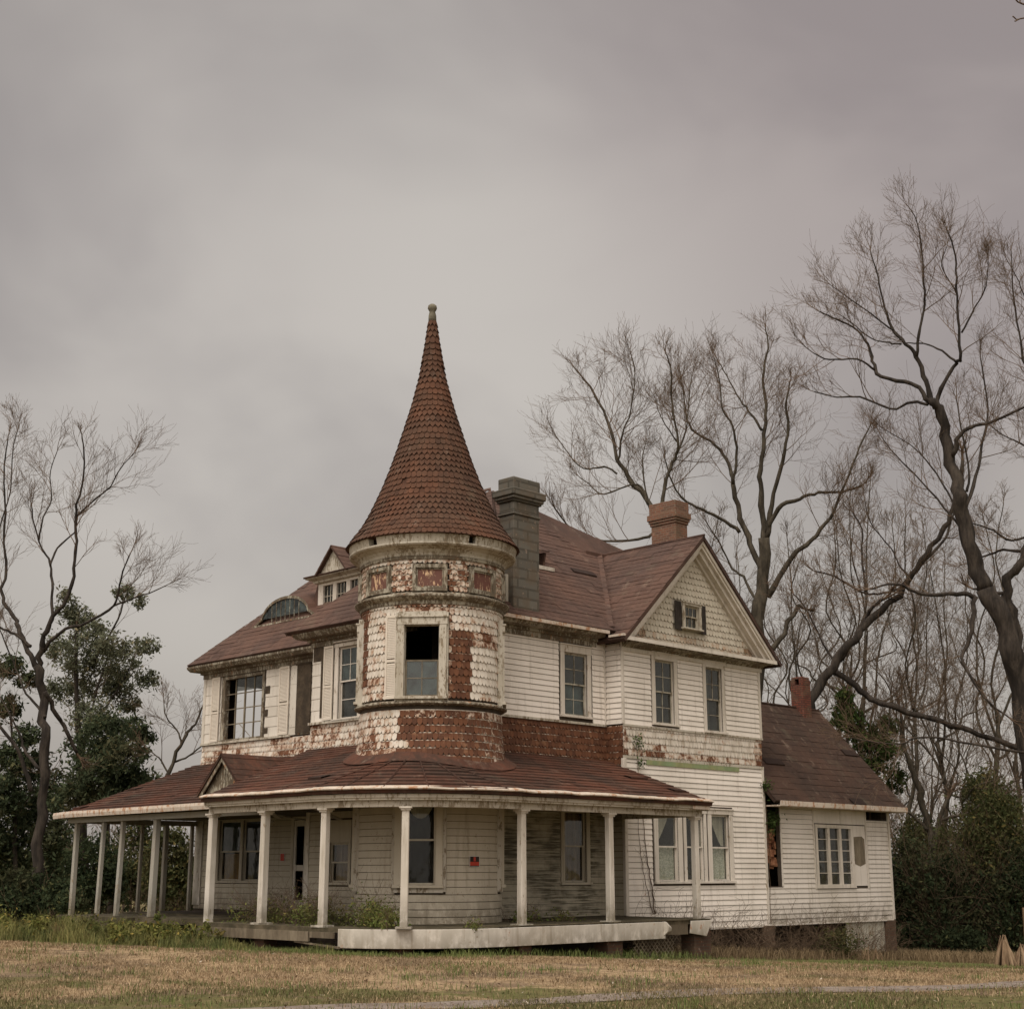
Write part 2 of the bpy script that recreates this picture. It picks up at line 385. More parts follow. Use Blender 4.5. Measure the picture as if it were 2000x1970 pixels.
def boards(mb, fr, a0, a1, z0, z1, ops=(), e=.135, lo=.024, hi=.006, warp=0.):
    k = 0; z = z0
    while z < z1 - .01:
        zt = min(z + e, z1); tone = random.random() ** 2
        wz = random.uniform(-warp, warp); wl = lo + random.uniform(0, warp * .8)
        zs = cuts(z, zt, ops)
        for zb, ze in zip(zs[:-1], zs[1:]):
            nb = wl + (hi - wl) * (zb - z) / e; nt = wl + (hi - wl) * (ze - z) / e
            for s, t in spans(a0, a1, zb, ze, ops):
                # break long boards at random butt joints
                xs = [s]
                while t - xs[-1] > 3.6: xs.append(xs[-1] + random.uniform(1.6, 3.2))
                xs.append(t)
                for p, q in zip(xs[:-1], xs[1:]):
                    q2 = q - (.003 if q < t else 0); tn = min(1, max(0, tone + random.uniform(-.2, .2)))
                    w0 = random.uniform(-warp, warp) * .5; w1 = random.uniform(-warp, warp) * .5
                    zq = ze
                    if ze >= zt - 1e-6 and zt - zb > .05:
                        zq = ze - .011; mb.poly([fr(p, .0012, zq), fr(q2, .0012, zq), fr(q2, .0012, ze), fr(p, .0012, ze)], 2)  # dark strip below the next lap: its shade line painted in, with joint grime
                    mb.hexa([fr(p, .0005, zb), fr(q2, .0005, zb), fr(q2, nb, zb + w1), fr(p, nb, zb + w0),
                             fr(p, .0005, zq), fr(q2, .0005, zq), fr(q2, nt, zq), fr(p, nt, zq)], tn)
        z += e; k += 1
def panels(mb, fr, a0, a1, z0, z1, ops=(), e=.29, w=.62):
    "big flat cement shingles"
    z = z0; k = 0
    while z < z1 - .02:
        zt = min(z + e, z1)
        for zb, ze in zip(cuts(z, zt, ops)[:-1], cuts(z, zt, ops)[1:]):
            for s, t in spans(a0, a1, zb, ze, ops):
                x = s - random.uniform(0, w)
                while x < t:
                    p, q = max(x, s), min(x + w - .006, t)
                    if q - p > .02:
                        j = random.uniform(-.006, .006)
                        mb.hexa([fr(p, 0, zb), fr(q, 0, zb), fr(q, .020, zb + j), fr(p, .020, zb - j), fr(p, 0, ze), fr(q, 0, ze), fr(q, .008, ze), fr(p, .008, ze)], random.random())
                    x += w
        z += e; k += 1
def scales(mb, fr, a0, a1, z0, z1, w, e, tonef, inside=None, n0=.002, flare=None, lo=.024, hi=.006, ops=()):
    "rows of round-ended wood scales; w in units of a"
    z = z0; k = 0; aw = w
    while z < z1 - .03:
        n = int((a1 - a0) / aw) + 2
        for i in range(n):
            ac = a0 + (i + (.5 if k % 2 else 0)) * aw
            s0, s1 = max(a0, ac - aw * .5 + aw * .014), min(a1, ac + aw * .5 - aw * .014)
            if s1 - s0 < aw * .15: continue
            am = (s0 + s1) / 2
            if inside and not inside(am, z + e * .6): continue
            if any(o[0] < am < o[1] and o[2] < z + e * .5 < o[3] for o in ops): continue
            zt = min(z + e * 1.05, z1 + .01); jz = random.uniform(-.007, .007); rise = e * .36
            hw = (s1 - s0) / 2; lop = lo + random.uniform(-.004, .007)
            pts = [(s0, zt), (s0, z + rise + jz)]
            for t in (.25, .5, .75): pts.append((am - hw * math.cos(math.pi * t), z + jz + rise * (1 - math.sin(math.pi * t))))
            pts += [(s1, z + rise + jz), (s1, zt)]
            def nn(zz): return (n0 + lop + (hi - lop) * (zz - z) / (e * 1.05)) + (flare(zz) if flare else 0)
            P = [fr(a, nn(zz), zz) for a, zz in pts]; c = tonef(am, z + e * .5)
            zs_ = z + e * .93; cu = c - .42 if c > .5 else c
            mb.poly([P[0], fr(s0, nn(zs_), zs_), fr(s1, nn(zs_), zs_), P[-1]], cu)
            P[0] = fr(s0, nn(zs_), zs_); P[-1] = fr(s1, nn(zs_), zs_)
            mb.poly(P, c)
            Q = [fr(a, n0 + (flare(zz) if flare else 0) - .004, zz) for a, zz in pts]
            i0 = len(mb.v) - len(P); j0 = len(mb.v); mb.v.extend(Q)
            for t in range(len(P) - 1):
                mb.f.append((i0 + t, i0 + t + 1, j0 + t + 1, j0 + t)); mb.c.append(c if c < .4 else c - .25)
        z += e; k += 1

# ---- roofing laid in courses on a polygon
def clip(poly, ax, val, keep_less):
    out = []
    for i in range(len(poly)):
        p, q = poly[i], poly[(i + 1) % len(poly)]
        pi = (p[ax] <= val) == keep_less or abs(p[ax] - val) < 1e-9; qi = (q[ax] <= val) == keep_less or abs(q[ax] - val) < 1e-9
        if pi: out.append(p)
        if pi != qi:
            t = (val - p[ax]) / (q[ax] - p[ax]); out.append((p[0] + (q[0] - p[0]) * t, p[1] + (q[1] - p[1]) * t))
    return out
def roof_plane(mb, pts, e=.205, th=.09, lo=.014, piece=.7, damage=.0, jit=.006, slabn=True):
    P = [Vector(p) for p in pts]
    n = (P[1] - P[0]).cross(P[2] - P[0])
    if n.length < 1e-6: n = (P[2] - P[0]).cross(P[3] - P[0])
    n.normalize()
    if n.z < 0: n = -n
    h = Vector((0, 0, 1)).cross(n).normalized(); g = n.cross(h).normalized()
    if g.z < 0: g = -g
    o = P[0]; L = [((p - o).dot(h), (p - o).dot(g)) for p in P]
    smin, smax = min(p[1] for p in L), max(p[1] for p in L); amin, amax = min(p[0] for p in L), max(p[0] for p in L)
    W = lambda a, s, off: tuple(o + h * a + g * s + n * off)
    if slabn: mb.prism([tuple(p - n * .001) for p in P], tuple(-n * th), .35)
    s = smin
    while s < smax - .01:
        row = clip(clip(L, 1, s, False), 1, s + e, True)
        if len(row) >= 3:
            x = min(p[0] for p in row) - random.uniform(0, piece); xe = max(p[0] for p in row)
            while x < xe:
                x2 = x + piece * random.uniform(.6, 1.4)
                pc = clip(clip(row, 0, x, False), 0, x2 - .004, True)
                if len(pc) >= 3:
                    j = random.uniform(-jit, jit); tn = 0 if random.random() > .05 else random.uniform(.1, .35)
                    if random.random() < damage: tn = random.uniform(.5, 1); j = .03
                    off = lambda ss: max(.003, lo + j + (.005 - lo) * (ss - s) / e)
                    mb.poly([W(a, ss, off(ss)) for a, ss in pc], tn)
                    low = [p for p in pc if abs(p[1] - s) < 1e-4]
                    if len(low) >= 2:
                        a, b = min(q[0] for q in low), max(q[0] for q in low)
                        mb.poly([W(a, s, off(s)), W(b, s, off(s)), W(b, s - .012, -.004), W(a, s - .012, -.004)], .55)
                x = x2
        s += e
def sweep(mb, path, prof, side=1, c=None, closed=False, z0=0.):
    "profile [(out, z)] pushed along a 2D path with mitred corners; side=+1 -> outwards is to the right of travel"
    n = len(path); rings = []
    for i in range(n):
        p = Vector(path[i]).to_2d() if False else path[i]
        def dr(a, b):
            v = (b[0] - a[0], b[1] - a[1]); l = math.hypot(*v); return (v[0] / l, v[1] / l)
        if i == 0: d1 = d2 = dr(path[0], path[1])
        elif i == n - 1: d1 = d2 = dr(path[-2], path[-1])
        else: d1, d2 = dr(path[i - 1], path[i]), dr(path[i], path[i + 1])
        n1 = (d1[1] * side, -d1[0] * side); n2 = (d2[1] * side, -d2[0] * side)
        m = (n1[0] + n2[0], n1[1] + n2[1]); k = 2 / (m[0] ** 2 + m[1] ** 2)
        m = (m[0] * k, m[1] * k)
        zz = p[2] if len(p) > 2 else z0
        rings.append([(p[0] + m[0] * o, p[1] + m[1] * o, zz + z) for o, z in prof])
    k = len(prof); i0 = len(mb.v); c = mb.tone if c is None else c
    for r in rings: mb.v.extend(r)
    for i in range(n - 1):
        for j in range(k):
            j2 = (j + 1) % k; mb.f.append((i0 + i * k + j, i0 + i * k + j2, i0 + (i + 1) * k + j2, i0 + (i + 1) * k + j)); mb.c.append(c)
    mb.f.append(tuple(i0 + j for j in range(k))); mb.c.append(c); e = i0 + (n - 1) * k; mb.f.append(tuple(e + j for j in range(k))[::-1]); mb.c.append(c)
def lean(x, y, z):
    "the spire leans a little to the left"
    k = -.10 * max(0, z - 8.7) / 6.6; e = tdir(90); return (x + e[0] * k + TSH[0], y + e[1] * k + TSH[1], z)
def lathe(mb, prof, a0=-180, a1=180, n=72, c=None):
    "closed profile [(r, z)] turned about the turret axis"
    path = [tdir(a0 + (a1 - a0) * i / n) for i in range(n + 1)]; k = len(prof); i0 = len(mb.v); c = mb.tone if c is None else c
    for d in path: mb.v.extend([lean(d[0] * r, d[1] * r, z) for r, z in prof])
    for i in range(n):
        for j in range(k):
            j2 = (j + 1) % k; mb.f.append((i0 + i * k + j, i0 + (i + 1) * k + j, i0 + (i + 1) * k + j2, i0 + i * k + j2)); mb.c.append(c)
    if abs(a1 - a0) < 359.9:
        mb.f.append(tuple(i0 + j for j in range(k))); mb.c.append(c); e = i0 + n * k; mb.f.append(tuple(e + j for j in range(k))[::-1]); mb.c.append(c)

# ---- windows
def window(fr, a0, a1, z0, z1, cs=.13, head=.17, sill=.06, mt=(2, 2), mb_=(2, 2), glass='glass', trim='trimclean', sash='trimclean', top_open=False, label=None,
           curtain=None, split=.5, proj=.035, flip=False, glass2=None):
    m = MB()
    m.box(fr, a0 - cs, a0, -.02, proj, z0, z1); m.box(fr, a1, a1 + cs, -.02, proj, z0, z1)
    m.box(fr, a0 - cs - .02, a1 + cs + .02, -.02, proj + .008, z1, z1 + head); m.box(fr, a0 - cs - .04, a1 + cs + .04, -.02, proj + .035, z1 + head, z1 + head + .035)
    m.box(fr, a0 - cs - .03, a1 + cs + .03, -.12, proj + .045, z0 - sill, z0)
    m.box(fr, a0, a0 + .018, -.14, -.0205, z0, z1); m.box(fr, a1 - .018, a1, -.14, -.0205, z0, z1); m.box(fr, a0 + .018, a1 - .018, -.14, -.0205, z1 - .018, z1)
    w = m.build('window', M[trim], house, bevel=.004)
    if label: w['label'] = label
    zm = z0 + (z1 - z0) * split; b0, b1 = a0 + .02, a1 - .02
    def mk(zb, zt, n, mun, g, no_glass=False):
        s = MB(); r = .034; dn = -.028
        s.box(fr, b0, b0 + r, n + dn, n, zb, zt); s.box(fr, b1 - r, b1, n + dn, n, zb, zt)
        s.box(fr, b0 + r, b1 - r, n + dn, n, zb, zb + r * 1.1); s.box(fr, b0 + r, b1 - r, n + dn, n, zt - r, zt)
        for i in range(1, mun[0]):
            a = b0 + r + (b1 - b0 - 2 * r) * i / mun[0]; s.box(fr, a - .009, a + .009, n + dn + .004, n - .003, zb + r, zt - r)
        for i in range(1, mun[1]):
            z = zb + r + (zt - zb - 2 * r) * i / mun[1]; s.box(fr, b0 + r, b1 - r, n + dn + .006, n - .005, z - .009, z + .009)
        s.build('sash', M[sash], w)
        if not no_glass:
            q = MB(); q.box(fr, b0 + r * .8, b1 - r * .8, n + dn + .010, n + dn + .014, zb + r * .8, zt - r * .8); q.build('pane', M[g], w)
    if not top_open: mk(zm - .02, z1 - .02, -.035, mt, glass)
    mk(z0 + .005, zm + .022, -.072, mb_, glass2 or glass)
    if curtain:
        for (c0, c1, q0, q1, mat, kind) in curtain:
            q = MB(); n = 24
            if kind == 'flat' or kind == 'folds':
                for i in range(n):
                    t0, t1 = i / n, (i + 1) / n; amp = .012 if kind == 'flat' else .03
                    s0 = math.sin(t0 * 19 + c0) * amp; s1 = math.sin(t1 * 19 + c0) * amp
                    A0, A1 = c0 + (c1 - c0) * t0, c0 + (c1 - c0) * t1
                    q.hexa([fr(A0, -.145 + s0, q0), fr(A1, -.145 + s1, q0), fr(A1, -.141 + s1, q0), fr(A0, -.141 + s0, q0), fr(A0, -.145 + s0, q1), fr(A1, -.145 + s1, q1), fr(A1, -.141 + s1, q1), fr(A0, -.141 + s0, q1)])
            else:   # 'swagl' / 'swagr': a triangular drape, wide at the top
                for i in range(n):
                    t0, t1 = i / n, (i + 1) / n
                    e0 = (c1 - c0) * (.16 + .84 * t0 ** .8); e1 = (c1 - c0) * (.16 + .84 * t1 ** .8)
                    Z0, Z1 = q0 + (q1 - q0) * t0, q0 + (q1 - q0) * t1
                    if kind == 'swagl': A = (c0, c0 + e0, c0 + e1, c0)
                    else: A = (c1 - e0, c1, c1, c1 - e1)
                    q.hexa([fr(A[0], -.19, Z0), fr(A[1], -.19, Z0), fr(A[1], -.186, Z0), fr(A[0], -.186, Z0), fr(A[3], -.19, Z1), fr(A[2], -.19, Z1), fr(A[2], -.186, Z1), fr(A[3], -.186, Z1)])
            q.build('curtain', M[mat], w)
    return w
def shutter(fr, a0, a1, z0, z1, n=.05, mat='shutterbeige', mid=.45):
    s = MB(); zm = z0 + (z1 - z0) * mid; r = .045
    s.box(fr, a0, a0 + r, n, n + .03, z0, z1); s.box(fr, a1 - r, a1, n, n + .03, z0, z1)
    for z in (z0, zm - .03, z1 - .06): s.box(fr, a0 + r, a1 - r, n, n + .03, z, z + .06)
    z = z0 + .07
    while z < z1 - .075:
        if abs(z - zm) > .05: s.hexa([fr(a0 + r, n + .002, z), fr(a1 - r, n + .002, z), fr(a1 - r, n + .024, z - .008), fr(a0 + r, n + .024, z - .008), fr(a0 + r, n + .002, z + .03), fr(a1 - r, n + .002, z + .03), fr(a1 - r, n + .008, z + .03), fr(a0 + r, n + .008, z + .03)])
        z += .038
    return s.build('shutter', M[mat], house)

# ------------------------------------------------------------------ walls: openings (a0, a1, z0, z1)
ops_rw_up = [(4.35, 5.21, 5.64, 7.22)]
ops_rw_lo = [(4.30, 5.10, 1.58, 3.30)]
ops_gw = [(7.26, 8.06, 5.60, 7.27), (9.44, 10.17, 5.54, 7.28), (7.23, 8.07, 1.59, 3.32), (8.39, 9.15, 1.59, 3.32), (9.48, 10.27, 1.59, 3.32)]
ops_lw = [(9.52, 11.62, 5.53, 7.42), (10.36, 11.42, 1.58, 3.25), (9.22, 10.24, 1.58, 3.25), (7.15, 7.85, .80, 3.20)]
ops_bw = [(3.22, 4.02, 5.52, 7.33), (3.16, 4.22, 1.56, 3.05)]
w = MB(); slab(w, RW, 0, 6.1, .4, 7.7, ops_rw_up + ops_rw_lo); slab(w, GW, 5.95, 11.95, .4, 7.7, ops_gw)
slab(w, LW, 4.9, 12.6, .6, 7.7, ops_lw); slab(w, BW, 1.5, 5.1, .6, 7.7, ops_bw)
BE = lambda a, n, z: (a, 12.6 + n, z)
slab(w, BE, 2.13, 11.9, .6, 7.7, [(3.05, 5.3, 5.6, 7.35)])
w.box(lambda a, n, z: (a, n, z), 11.75, 11.88, -.4, 12.7, -.6, 7.7)
w.box(lambda a, n, z: (a, n, z), 5.96, 6.08, -.42, -.005, .4, 7.7)
w.box(lambda a, n, z: (a, n, z), .5, 1.98, 5.0, 5.099, .6, 7.7)
w.build('wall', M['interior'], house)
f = MB(); B0 = lambda a, n, z: (a, n, z)
f.box(B0, .5, 11.7, -.0, 12.5, .55, .74); f.box(B0, .4, 11.7, .05, 12.5, 4.15, 4.4); f.box(B0, 2.05, 11.7, .05, 12.5, 7.5, 7.6); f.box(B0, .45, 2.05, .05, 5, 7.5, 7.6)
f.box(B0, 5.4, 5.5, .2, 12.4, .74, 4.15); f.box(B0, 6.0, 6.1, .2, 8.3, 4.4, 7.5); f.box(B0, 2.2, 6.0, 8.6, 8.7, 4.4, 7.5)
f.build('floor', M['interior'], house)

# clapboards
s = MB()
boards(s, RW, 1.55, 5.94, 5.49, 7.58, [(4.15, 5.41, 5.4, 7.47)] , .137)
boards(s, GW, 5.95, 11.95, 5.49, 7.56, [(7.09, 8.23, 5.5, 7.47), (9.30, 10.32, 5.4, 7.47)], .137)
JW = lambda a, n, z: (5.95 - n, a, z)
boards(s, JW, -.55, -.02, 5.49, 7.56, [], .137)
boards(s, GW, 5.95, 11.95, .42, 4.62, [(7.0, 10.45, 1.48, 3.52)], .137)
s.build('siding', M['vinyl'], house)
s = MB(); boards(s, RW, 1.4, 5.94, .78, 4.5, [(4.15, 5.25, 1.5, 3.45)], .155, .028, .008, warp=.006); boards(s, JW, -.55, -.02, .78, 4.5, [], .155)
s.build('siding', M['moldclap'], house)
s = MB()
boards(s, LW, 5.1, 12.6, .80, 4.5, [(9.10, 11.55, 1.5, 3.38), (7.02, 7.98, .8, 3.33)], .15, .028, .008, warp=.006)
boards(s, BW, 1.3, 5.1, .80, 4.5, [(3.05, 4.33, 1.48, 3.7)], .15, .028, .008, warp=.006)
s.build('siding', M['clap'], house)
# flat board over the low bay window
s = MB(); s.box(BW, 3.04, 4.34, .0, .02, 3.1, 3.7); s.build('panel', M['clap'], house)
# big cement shingles upstairs on the left
s = MB(); panels(s, LW, 8.25, 12.6, 5.52, 7.5, [(9.45, 11.68, 5.4, 7.6)], .285, .75); panels(s, BW, 4.55, 5.1, 5.5, 7.45, [], .30, .6); s.build('siding', M['panel'], house)
s = MB(); panels(s, BW, 1.5, 4.55, 5.5, 7.45, [(3.0, 4.2, 5.4, 7.6)], .30, .5); boards(s, LW, 5.1, 8.25, 5.5, 7.5, [], .2, warp=.01)
s.build('siding', M['rottrim'], house)
s = MB(); s.box(LW, 7.3, 7.95, .03, .045, 5.53, 7.42); s.box(LW, 7.3, 8.0, .03, .06, 7.42, 7.47); s.build('rot_shade_board', M['darkwood'], house)
s = MB(); s.box(BW, 4.585, 4.73, .022, .028, 5.6, 7.44); s.box(BW, 4.73, 5.06, .022, .026, 7.05, 7.44); s.build('rot_shade_board', M['darkwood'], house)  # shadow at the bay corner column coloured in as dark strips, with its rot

# scale belts between the floors
s = MB()
def t_rw(a, z): return .95 if z < 5.42 else .8
def t_gw(a, z):
    k = .20 + .35 * max(0, 1 - abs(a - 7.3) / .5) * (z < 5.1)
    if z < 4.85: k += .22
    if a > 11.6: k += .35
    if a < 6.12: k += .25
    return k
def t_lw(a, z): return .40 + (.10 if z < 5.1 else 0) - .09 * math.sin(a * 2.1) + .08 * math.sin(a * 5.3 + z * 9)
scales(s, RW, 1.4, 5.95, 4.45, 5.45, .115, .165, t_rw)
s.cut(); scales(s, JW, -.55, 0, 4.45, 5.45, .115, .165, lambda a, z: .97)
s.cut(); scales(s, GW, 5.95, 11.93, 4.70, 5.43, .115, .165, t_gw)
s.cut(); scales(s, LW, 5.1, 12.58, 4.45, 5.47, .115, .165, t_lw, flare=lambda z: max(0, (5.2 - z)) * .12)
s.cut(); scales(s, BW, 1.5, 5.1, 4.35, 5.45, .115, .165, lambda a, z: .42 + .08 * math.sin(a * 3) + .06 * math.sin(a * 7 + z * 8), flare=lambda z: max(0, (5.2 - z)) * .10)
s.split('shingle_belt', M['shingle'], house)
s = MB()
s.box(RW, 1.5, 5.9, .0, .055, 5.43, 5.49); s.box(GW, 5.94, 11.98, .0, .045, 5.435, 5.485); s.box(LW, 8.2, 12.62, 0, .07, 5.46, 5.52); s.box(BW, 1.5, 5.14, 0, .08, 5.44, 5.50)
s.box(GW, 5.93, 11.97, .0, .04, 4.62, 4.695)
s.build('belt_moulding', M['trim'], house)
s = MB(); s.box(GW, 6.82, 10.80, .012, .032, 4.60, 4.72 - .105); s.hexa([GW(6.82, .026, 4.50), GW(10.8, .026, 4.50), GW(10.8, .04, 4.50), GW(6.82, .04, 4.50), GW(6.82, .026, 4.618), GW(10.8, .026, 4.618), GW(10.8, .04, 4.618), GW(6.82, .04, 4.618)])
s.build('green_board', M['greenstrip'], house)
# corner boards
s = MB()
for fr_, a, zz in ((GW, 5.95, 5.49), (GW, 11.87, 5.49)):
    s.box(fr_, a - .045 if a < 6 else a, a + .05 if a < 6 else a + .10, .002, .036, zz, 7.58)
s.box(GW, 11.87, 11.97, .002, .036, .40, 4.62); s.box(GW, 5.905, 6.02, .002, .045, .78, 4.62); s.box(RW, 5.86, 5.92, .002, .03, 5.49, 7.56)
s.box(JW, -.60, -.50, .002, .036, .78, 4.62)
s.box(GW, 5.9, 11.97, .002, .04, .36, .42)
s.build('corner_board', M['trimclean'], house, bevel=.004)
s = MB(); s.box(LW, 12.25, 12.62, .0, .06, .9, 3.35); s.box(BW, 4.98, 5.13, .0, .035, .78, 4.4); s.box(LW, 12.5, 12.62, 0, .04, 5.5, 7.5); s.box(LW, 7.95, 8.25, 0, .03, 5.5, 7.5); s.build('corner_board', M['post'], house)

# ------------------------------------------------------------------ windows of the flat walls
window(RW, 4.35, 5.21, 5.64, 7.22, sash='sash', glass='glass', glass2='glassblue', cs=.14, head=.18)
window(GW, 7.26, 8.06, 5.60, 7.27, sash='sash', glass='glass', cs=.13)
window(GW, 9.44, 10.17, 5.54, 7.28, sash='sash', glass='glass', cs=.12, mt=(2, 2), mb_=(1, 2), curtain=[(9.82, 10.14, 6.4, 7.25, 'drape', 'folds'), (9.46, 9.75, 5.6, 7.2, 'lace', 'folds')])
lace = lambda a, b: [(a, b, 1.62, 2.48, 'lace', 'flat')]
window(GW, 7.23, 8.07, 1.59, 3.32, mt=(1, 1), mb_=(1, 1), cs=.15, head=.12, glass='glassclear', curtain=lace(7.27, 8.03) + [(7.25, 7.95, 2.5, 3.3, 'drapewhite', 'swagl')])
window(GW, 8.39, 9.15, 1.59, 3.32, mt=(1, 1), mb_=(1, 1), cs=.10, head=.12, glass='glassclear', curtain=[(8.95, 9.1, 1.62, 3.3, 'lace', 'flat')])
window(GW, 9.48, 10.27, 1.59, 3.32, mt=(1, 1), mb_=(1, 1), cs=.15, head=.12, glass='glassclear', curtain=lace(9.52, 10.23) + [(9.66, 10.25, 2.5, 3.3, 'drapewhite', 'swagr')])
window(RW, 4.30, 5.10, 1.58, 3.30, mt=(1, 1), mb_=(1, 1), cs=.13, head=.1, trim='clap', sash='clap', glass='glassclear', curtain=[(4.33, 5.07, 1.6, 3.28, 'drape', 'folds')])
window(BW, 3.22, 4.02, 5.52, 7.33, mt=(2, 2), mb_=(1, 2), cs=.15, head=.12, glass='glassblue', glass2='glass', trim='trimclean', split=.52)
window(BW, 3.42, 4.16, 1.58, 2.52, mt=(1, 1), mb_=(1, 1), cs=.10, head=.5, glass='glassclear', trim='clap', sash='clap', curtain=[(3.46, 4.1, 1.6, 2.5, 'drape', 'folds')])
window(LW, 10.36, 11.42, 1.58, 3.25, mt=(1, 1), mb_=(1, 1), cs=.09, head=.1, trim='clap', sash='clap', glass='glassblue', glass2='glassclear', split=.48, curtain=[(10.42, 11.36, 1.62, 2.32, 'browncloth', 'flat')])
window(LW, 9.22, 10.24, 1.58, 3.25, mt=(1, 1), mb_=(1, 1), cs=.09, head=.1, trim='clap', sash='clap', split=.48)
shutter(BW, 4.20, 4.58, 5.52, 7.4, n=.04, mat='shutterbeige'); shutter(LW, 11.72, 12.12, 5.53, 7.44, mat='shutterbeige'); shutter(LW, 8.28, 8.74, 5.53, 7.44, mat='shutterbeige')
# the big broken window in the far left room
s = MB()
A0, A1, Z0, Z1 = 9.52, 11.62, 5.53, 7.42
s.box(LW, A0, A0 + .1, -.13, .03, Z0, Z1); s.box(LW, A1 - .14, A1, -.13, .03, Z0, Z1); s.box(LW, A0 + .1, A1 - .14, -.13, .03, Z1 - .09, Z1); s.box(LW, A0 - .05, A1 + .05, -.13, .06, Z0 - .06, Z0 + .04)
bw_ = s.build('window', M['rottrim'], house); bw_['label'] = 'wide broken window with empty panes, sky showing through'
s = MB()
for k in (1, 2, 3):
    a = A0 + .1 + (A1 - A0 - .24) * k / 4; s.box(LW, a - (.028 if k == 2 else .017), a + (.028 if k == 2 else .017), -.07, -.03, Z0 + .04, Z1 - .09)
for k in (1, 2, 3):
    z = Z0 + .04 + (Z1 - Z0 - .13) * k / 4; s.box(LW, A0 + .1, A1 - .14, -.062, -.038, z - .014, z + .014)
s.hexa([LW(10.2, -.03, 5.6), LW(10.2, -.03, 5.62), LW(10.2, -.02, 5.62), LW(10.2, -.02, 5.6), LW(10.75, -.03, 5.98), LW(10.75, -.03, 6.0), LW(10.75, -.02, 6.0), LW(10.75, -.02, 5.98)])
s.build('sash', M['wood'], bw_)
s = MB(); s.box(LW, A0 + .12, 10.5, -.052, -.048, 6.96, Z1 - .1); s.box(LW, 10.6, 11.0, -.052, -.048, 6.96, Z1 - .1); s.build('pane', M['glass'], bw_)
# missing bits of cladding right of it
s = MB()
for z, dz, da in ((5.62, .16, .12), (6.1, .2, .10), (6.75, .22, .16)): s.box(LW, 9.40 - da, 9.46, .018, .024, z, z + dz)
s.build('bare_patch', M['darkwood'], house)
# gable window with its two dark shutters
aw = window(lambda a, n, z: GW(a, n + .14, z), 8.45, 9.07, 8.24, 8.86, cs=.09, head=.06, sill=.04, mt=(3, 1), mb_=(3, 1), glass='glass', trim='trim', sash='sash', split=.52)
sh = MB()
for a in (8.10, 9.18):
    for k in range(3): sh.box(GW, a + .09 * k + .002, a + .09 * k + .088, .07, .095, 8.17 - .01 * k, 8.95)
sh.build('shutter', M['shutterdark'], house)

# front door on the left of the porch
s = MB(); s.box(LW, 7.03, 7.15, -.02, .035, .80, 3.2); s.box(LW, 7.85, 7.97, -.02, .035, .8, 3.2); s.box(LW, 7.01, 7.99, -.02, .045, 3.2, 3.36)
dr = s.build('door', M['clap'], house)
s = MB()
dm = lambda a, n, z: LW(7.85 - a * .84, -.02 + a * .12 + n, z)
for q in ((0, .14, .82, 3.18), (.66, .8, .82, 3.18), (.14, .66, .82, 1.1), (.14, .66, 1.85, 2.0), (.14, .66, 3.02, 3.18)): s.box(dm, q[0], q[1], 0, .035, q[2], q[3])
s.build('screen_door', M['post'], dr)

# ------------------------------------------------------------------ gable pavilion
def gz(a): return 10.84 - .93 * abs(a - 9.05)
s = MB(); s.prism([GW(5.9, -.02, 7.6), GW(12.2, -.02, 7.6), GW(9.05, -.02, 10.6)], (0, .1, 0)); s.build('gable_wall', M['gablesh'], house)
s = MB(); scales(s, GW, 5.9, 12.2, 7.66, 10.6, .145, .168, lambda a, z: .12 + .16 * (z < 8.0) + .1 * random.random() + (.2 if a > 11.2 or a < 6.9 else 0), inside=lambda a, z: z < gz(a) - .30, ops=[(8.12, 9.42, 8.22, 8.95)])
s.build('gable_shingles', M['gablesh'], house)
def rake(mb, side, w0, w1, n0, n1):
    "board along the gable slope between perpendicular offsets w0..w1 below the roof"
    sg = -1 if side == 'l' else 1
    h0, h1 = (10.84 - 7.60 - w0 * 1.365) / .93, (10.84 - 7.60 - w1 * 1.365) / .93
    A = [(9.05, 10.84 - w0 * 1.365), (9.05 + sg * h0, 7.60), (9.05 + sg * h1, 7.60), (9.05, 10.84 - w1 * 1.365)]
    P = [GW(a, n1, z) for a, z in A]; mb.prism(P, (0, n1 - n0, 0))
s = MB()
for sd in 'lr':
    rake(s, sd, .015, .17, .30, .38); rake(s, sd, .172, .24, .25, .34); rake(s, sd, .10, .34, -.05, .245); rake(s, sd, .342, .42, -.05, .10)
s.build('rake_board', M['trimclean'], house)
s = MB()
prof = [(-.05, 0), (.06, 0), (.10, .05), (.16, .07), (.36, .10), (.36, .17), (.40, .20), (.40, .23), (-.05, .30)]
sweep(s, [(5.93, -.55), (12.08, -.55)], [(o, z + 7.46) for o, z in prof], side=1)
s.build('cornice', M['rottrim'], house)
s = MB(); s.box(GW, 5.62, 12.30, .39, .42, 7.58, 7.68); s.box(GW, 5.9, 12.05, .0, .05, 7.36, 7.46); s.build('fascia', M['trimclean'], house)

# eaves of the right wall, bay and far left wall
cp_ = [(-.02, -.02), (.05, -.02), (.05, .10), (.12, .12), (.12, .18), (.34, .20), (.42, .30), (.42, .36), (-.02, .36)]
s = MB(); sweep(s, [(1.1, 0), (5.55, 0)], [(o, z + 7.48) for o, z in cp_], side=1)
sweep(s, [(.35, 1.0), (.35, 5.1), (2.0, 5.1)], [(o, z + 7.44) for o, z in cp_], side=-1)
sweep(s, [(2.0, 5.1), (2.0, 12.6), (4, 12.6)], [(o, z + 7.46) for o, z in cp_], side=-1)
s.build('cornice', M['rottrim'], house)
s = MB()
s.box(RW, 1.4, 5.58, .42, .49, 7.76, 7.845)
s.box(lambda a, n, z: (a, n, z), 5.52, 5.60, -1.0, -.49, 7.66, 7.72)
s.build('gutter', M['gutter'], house)

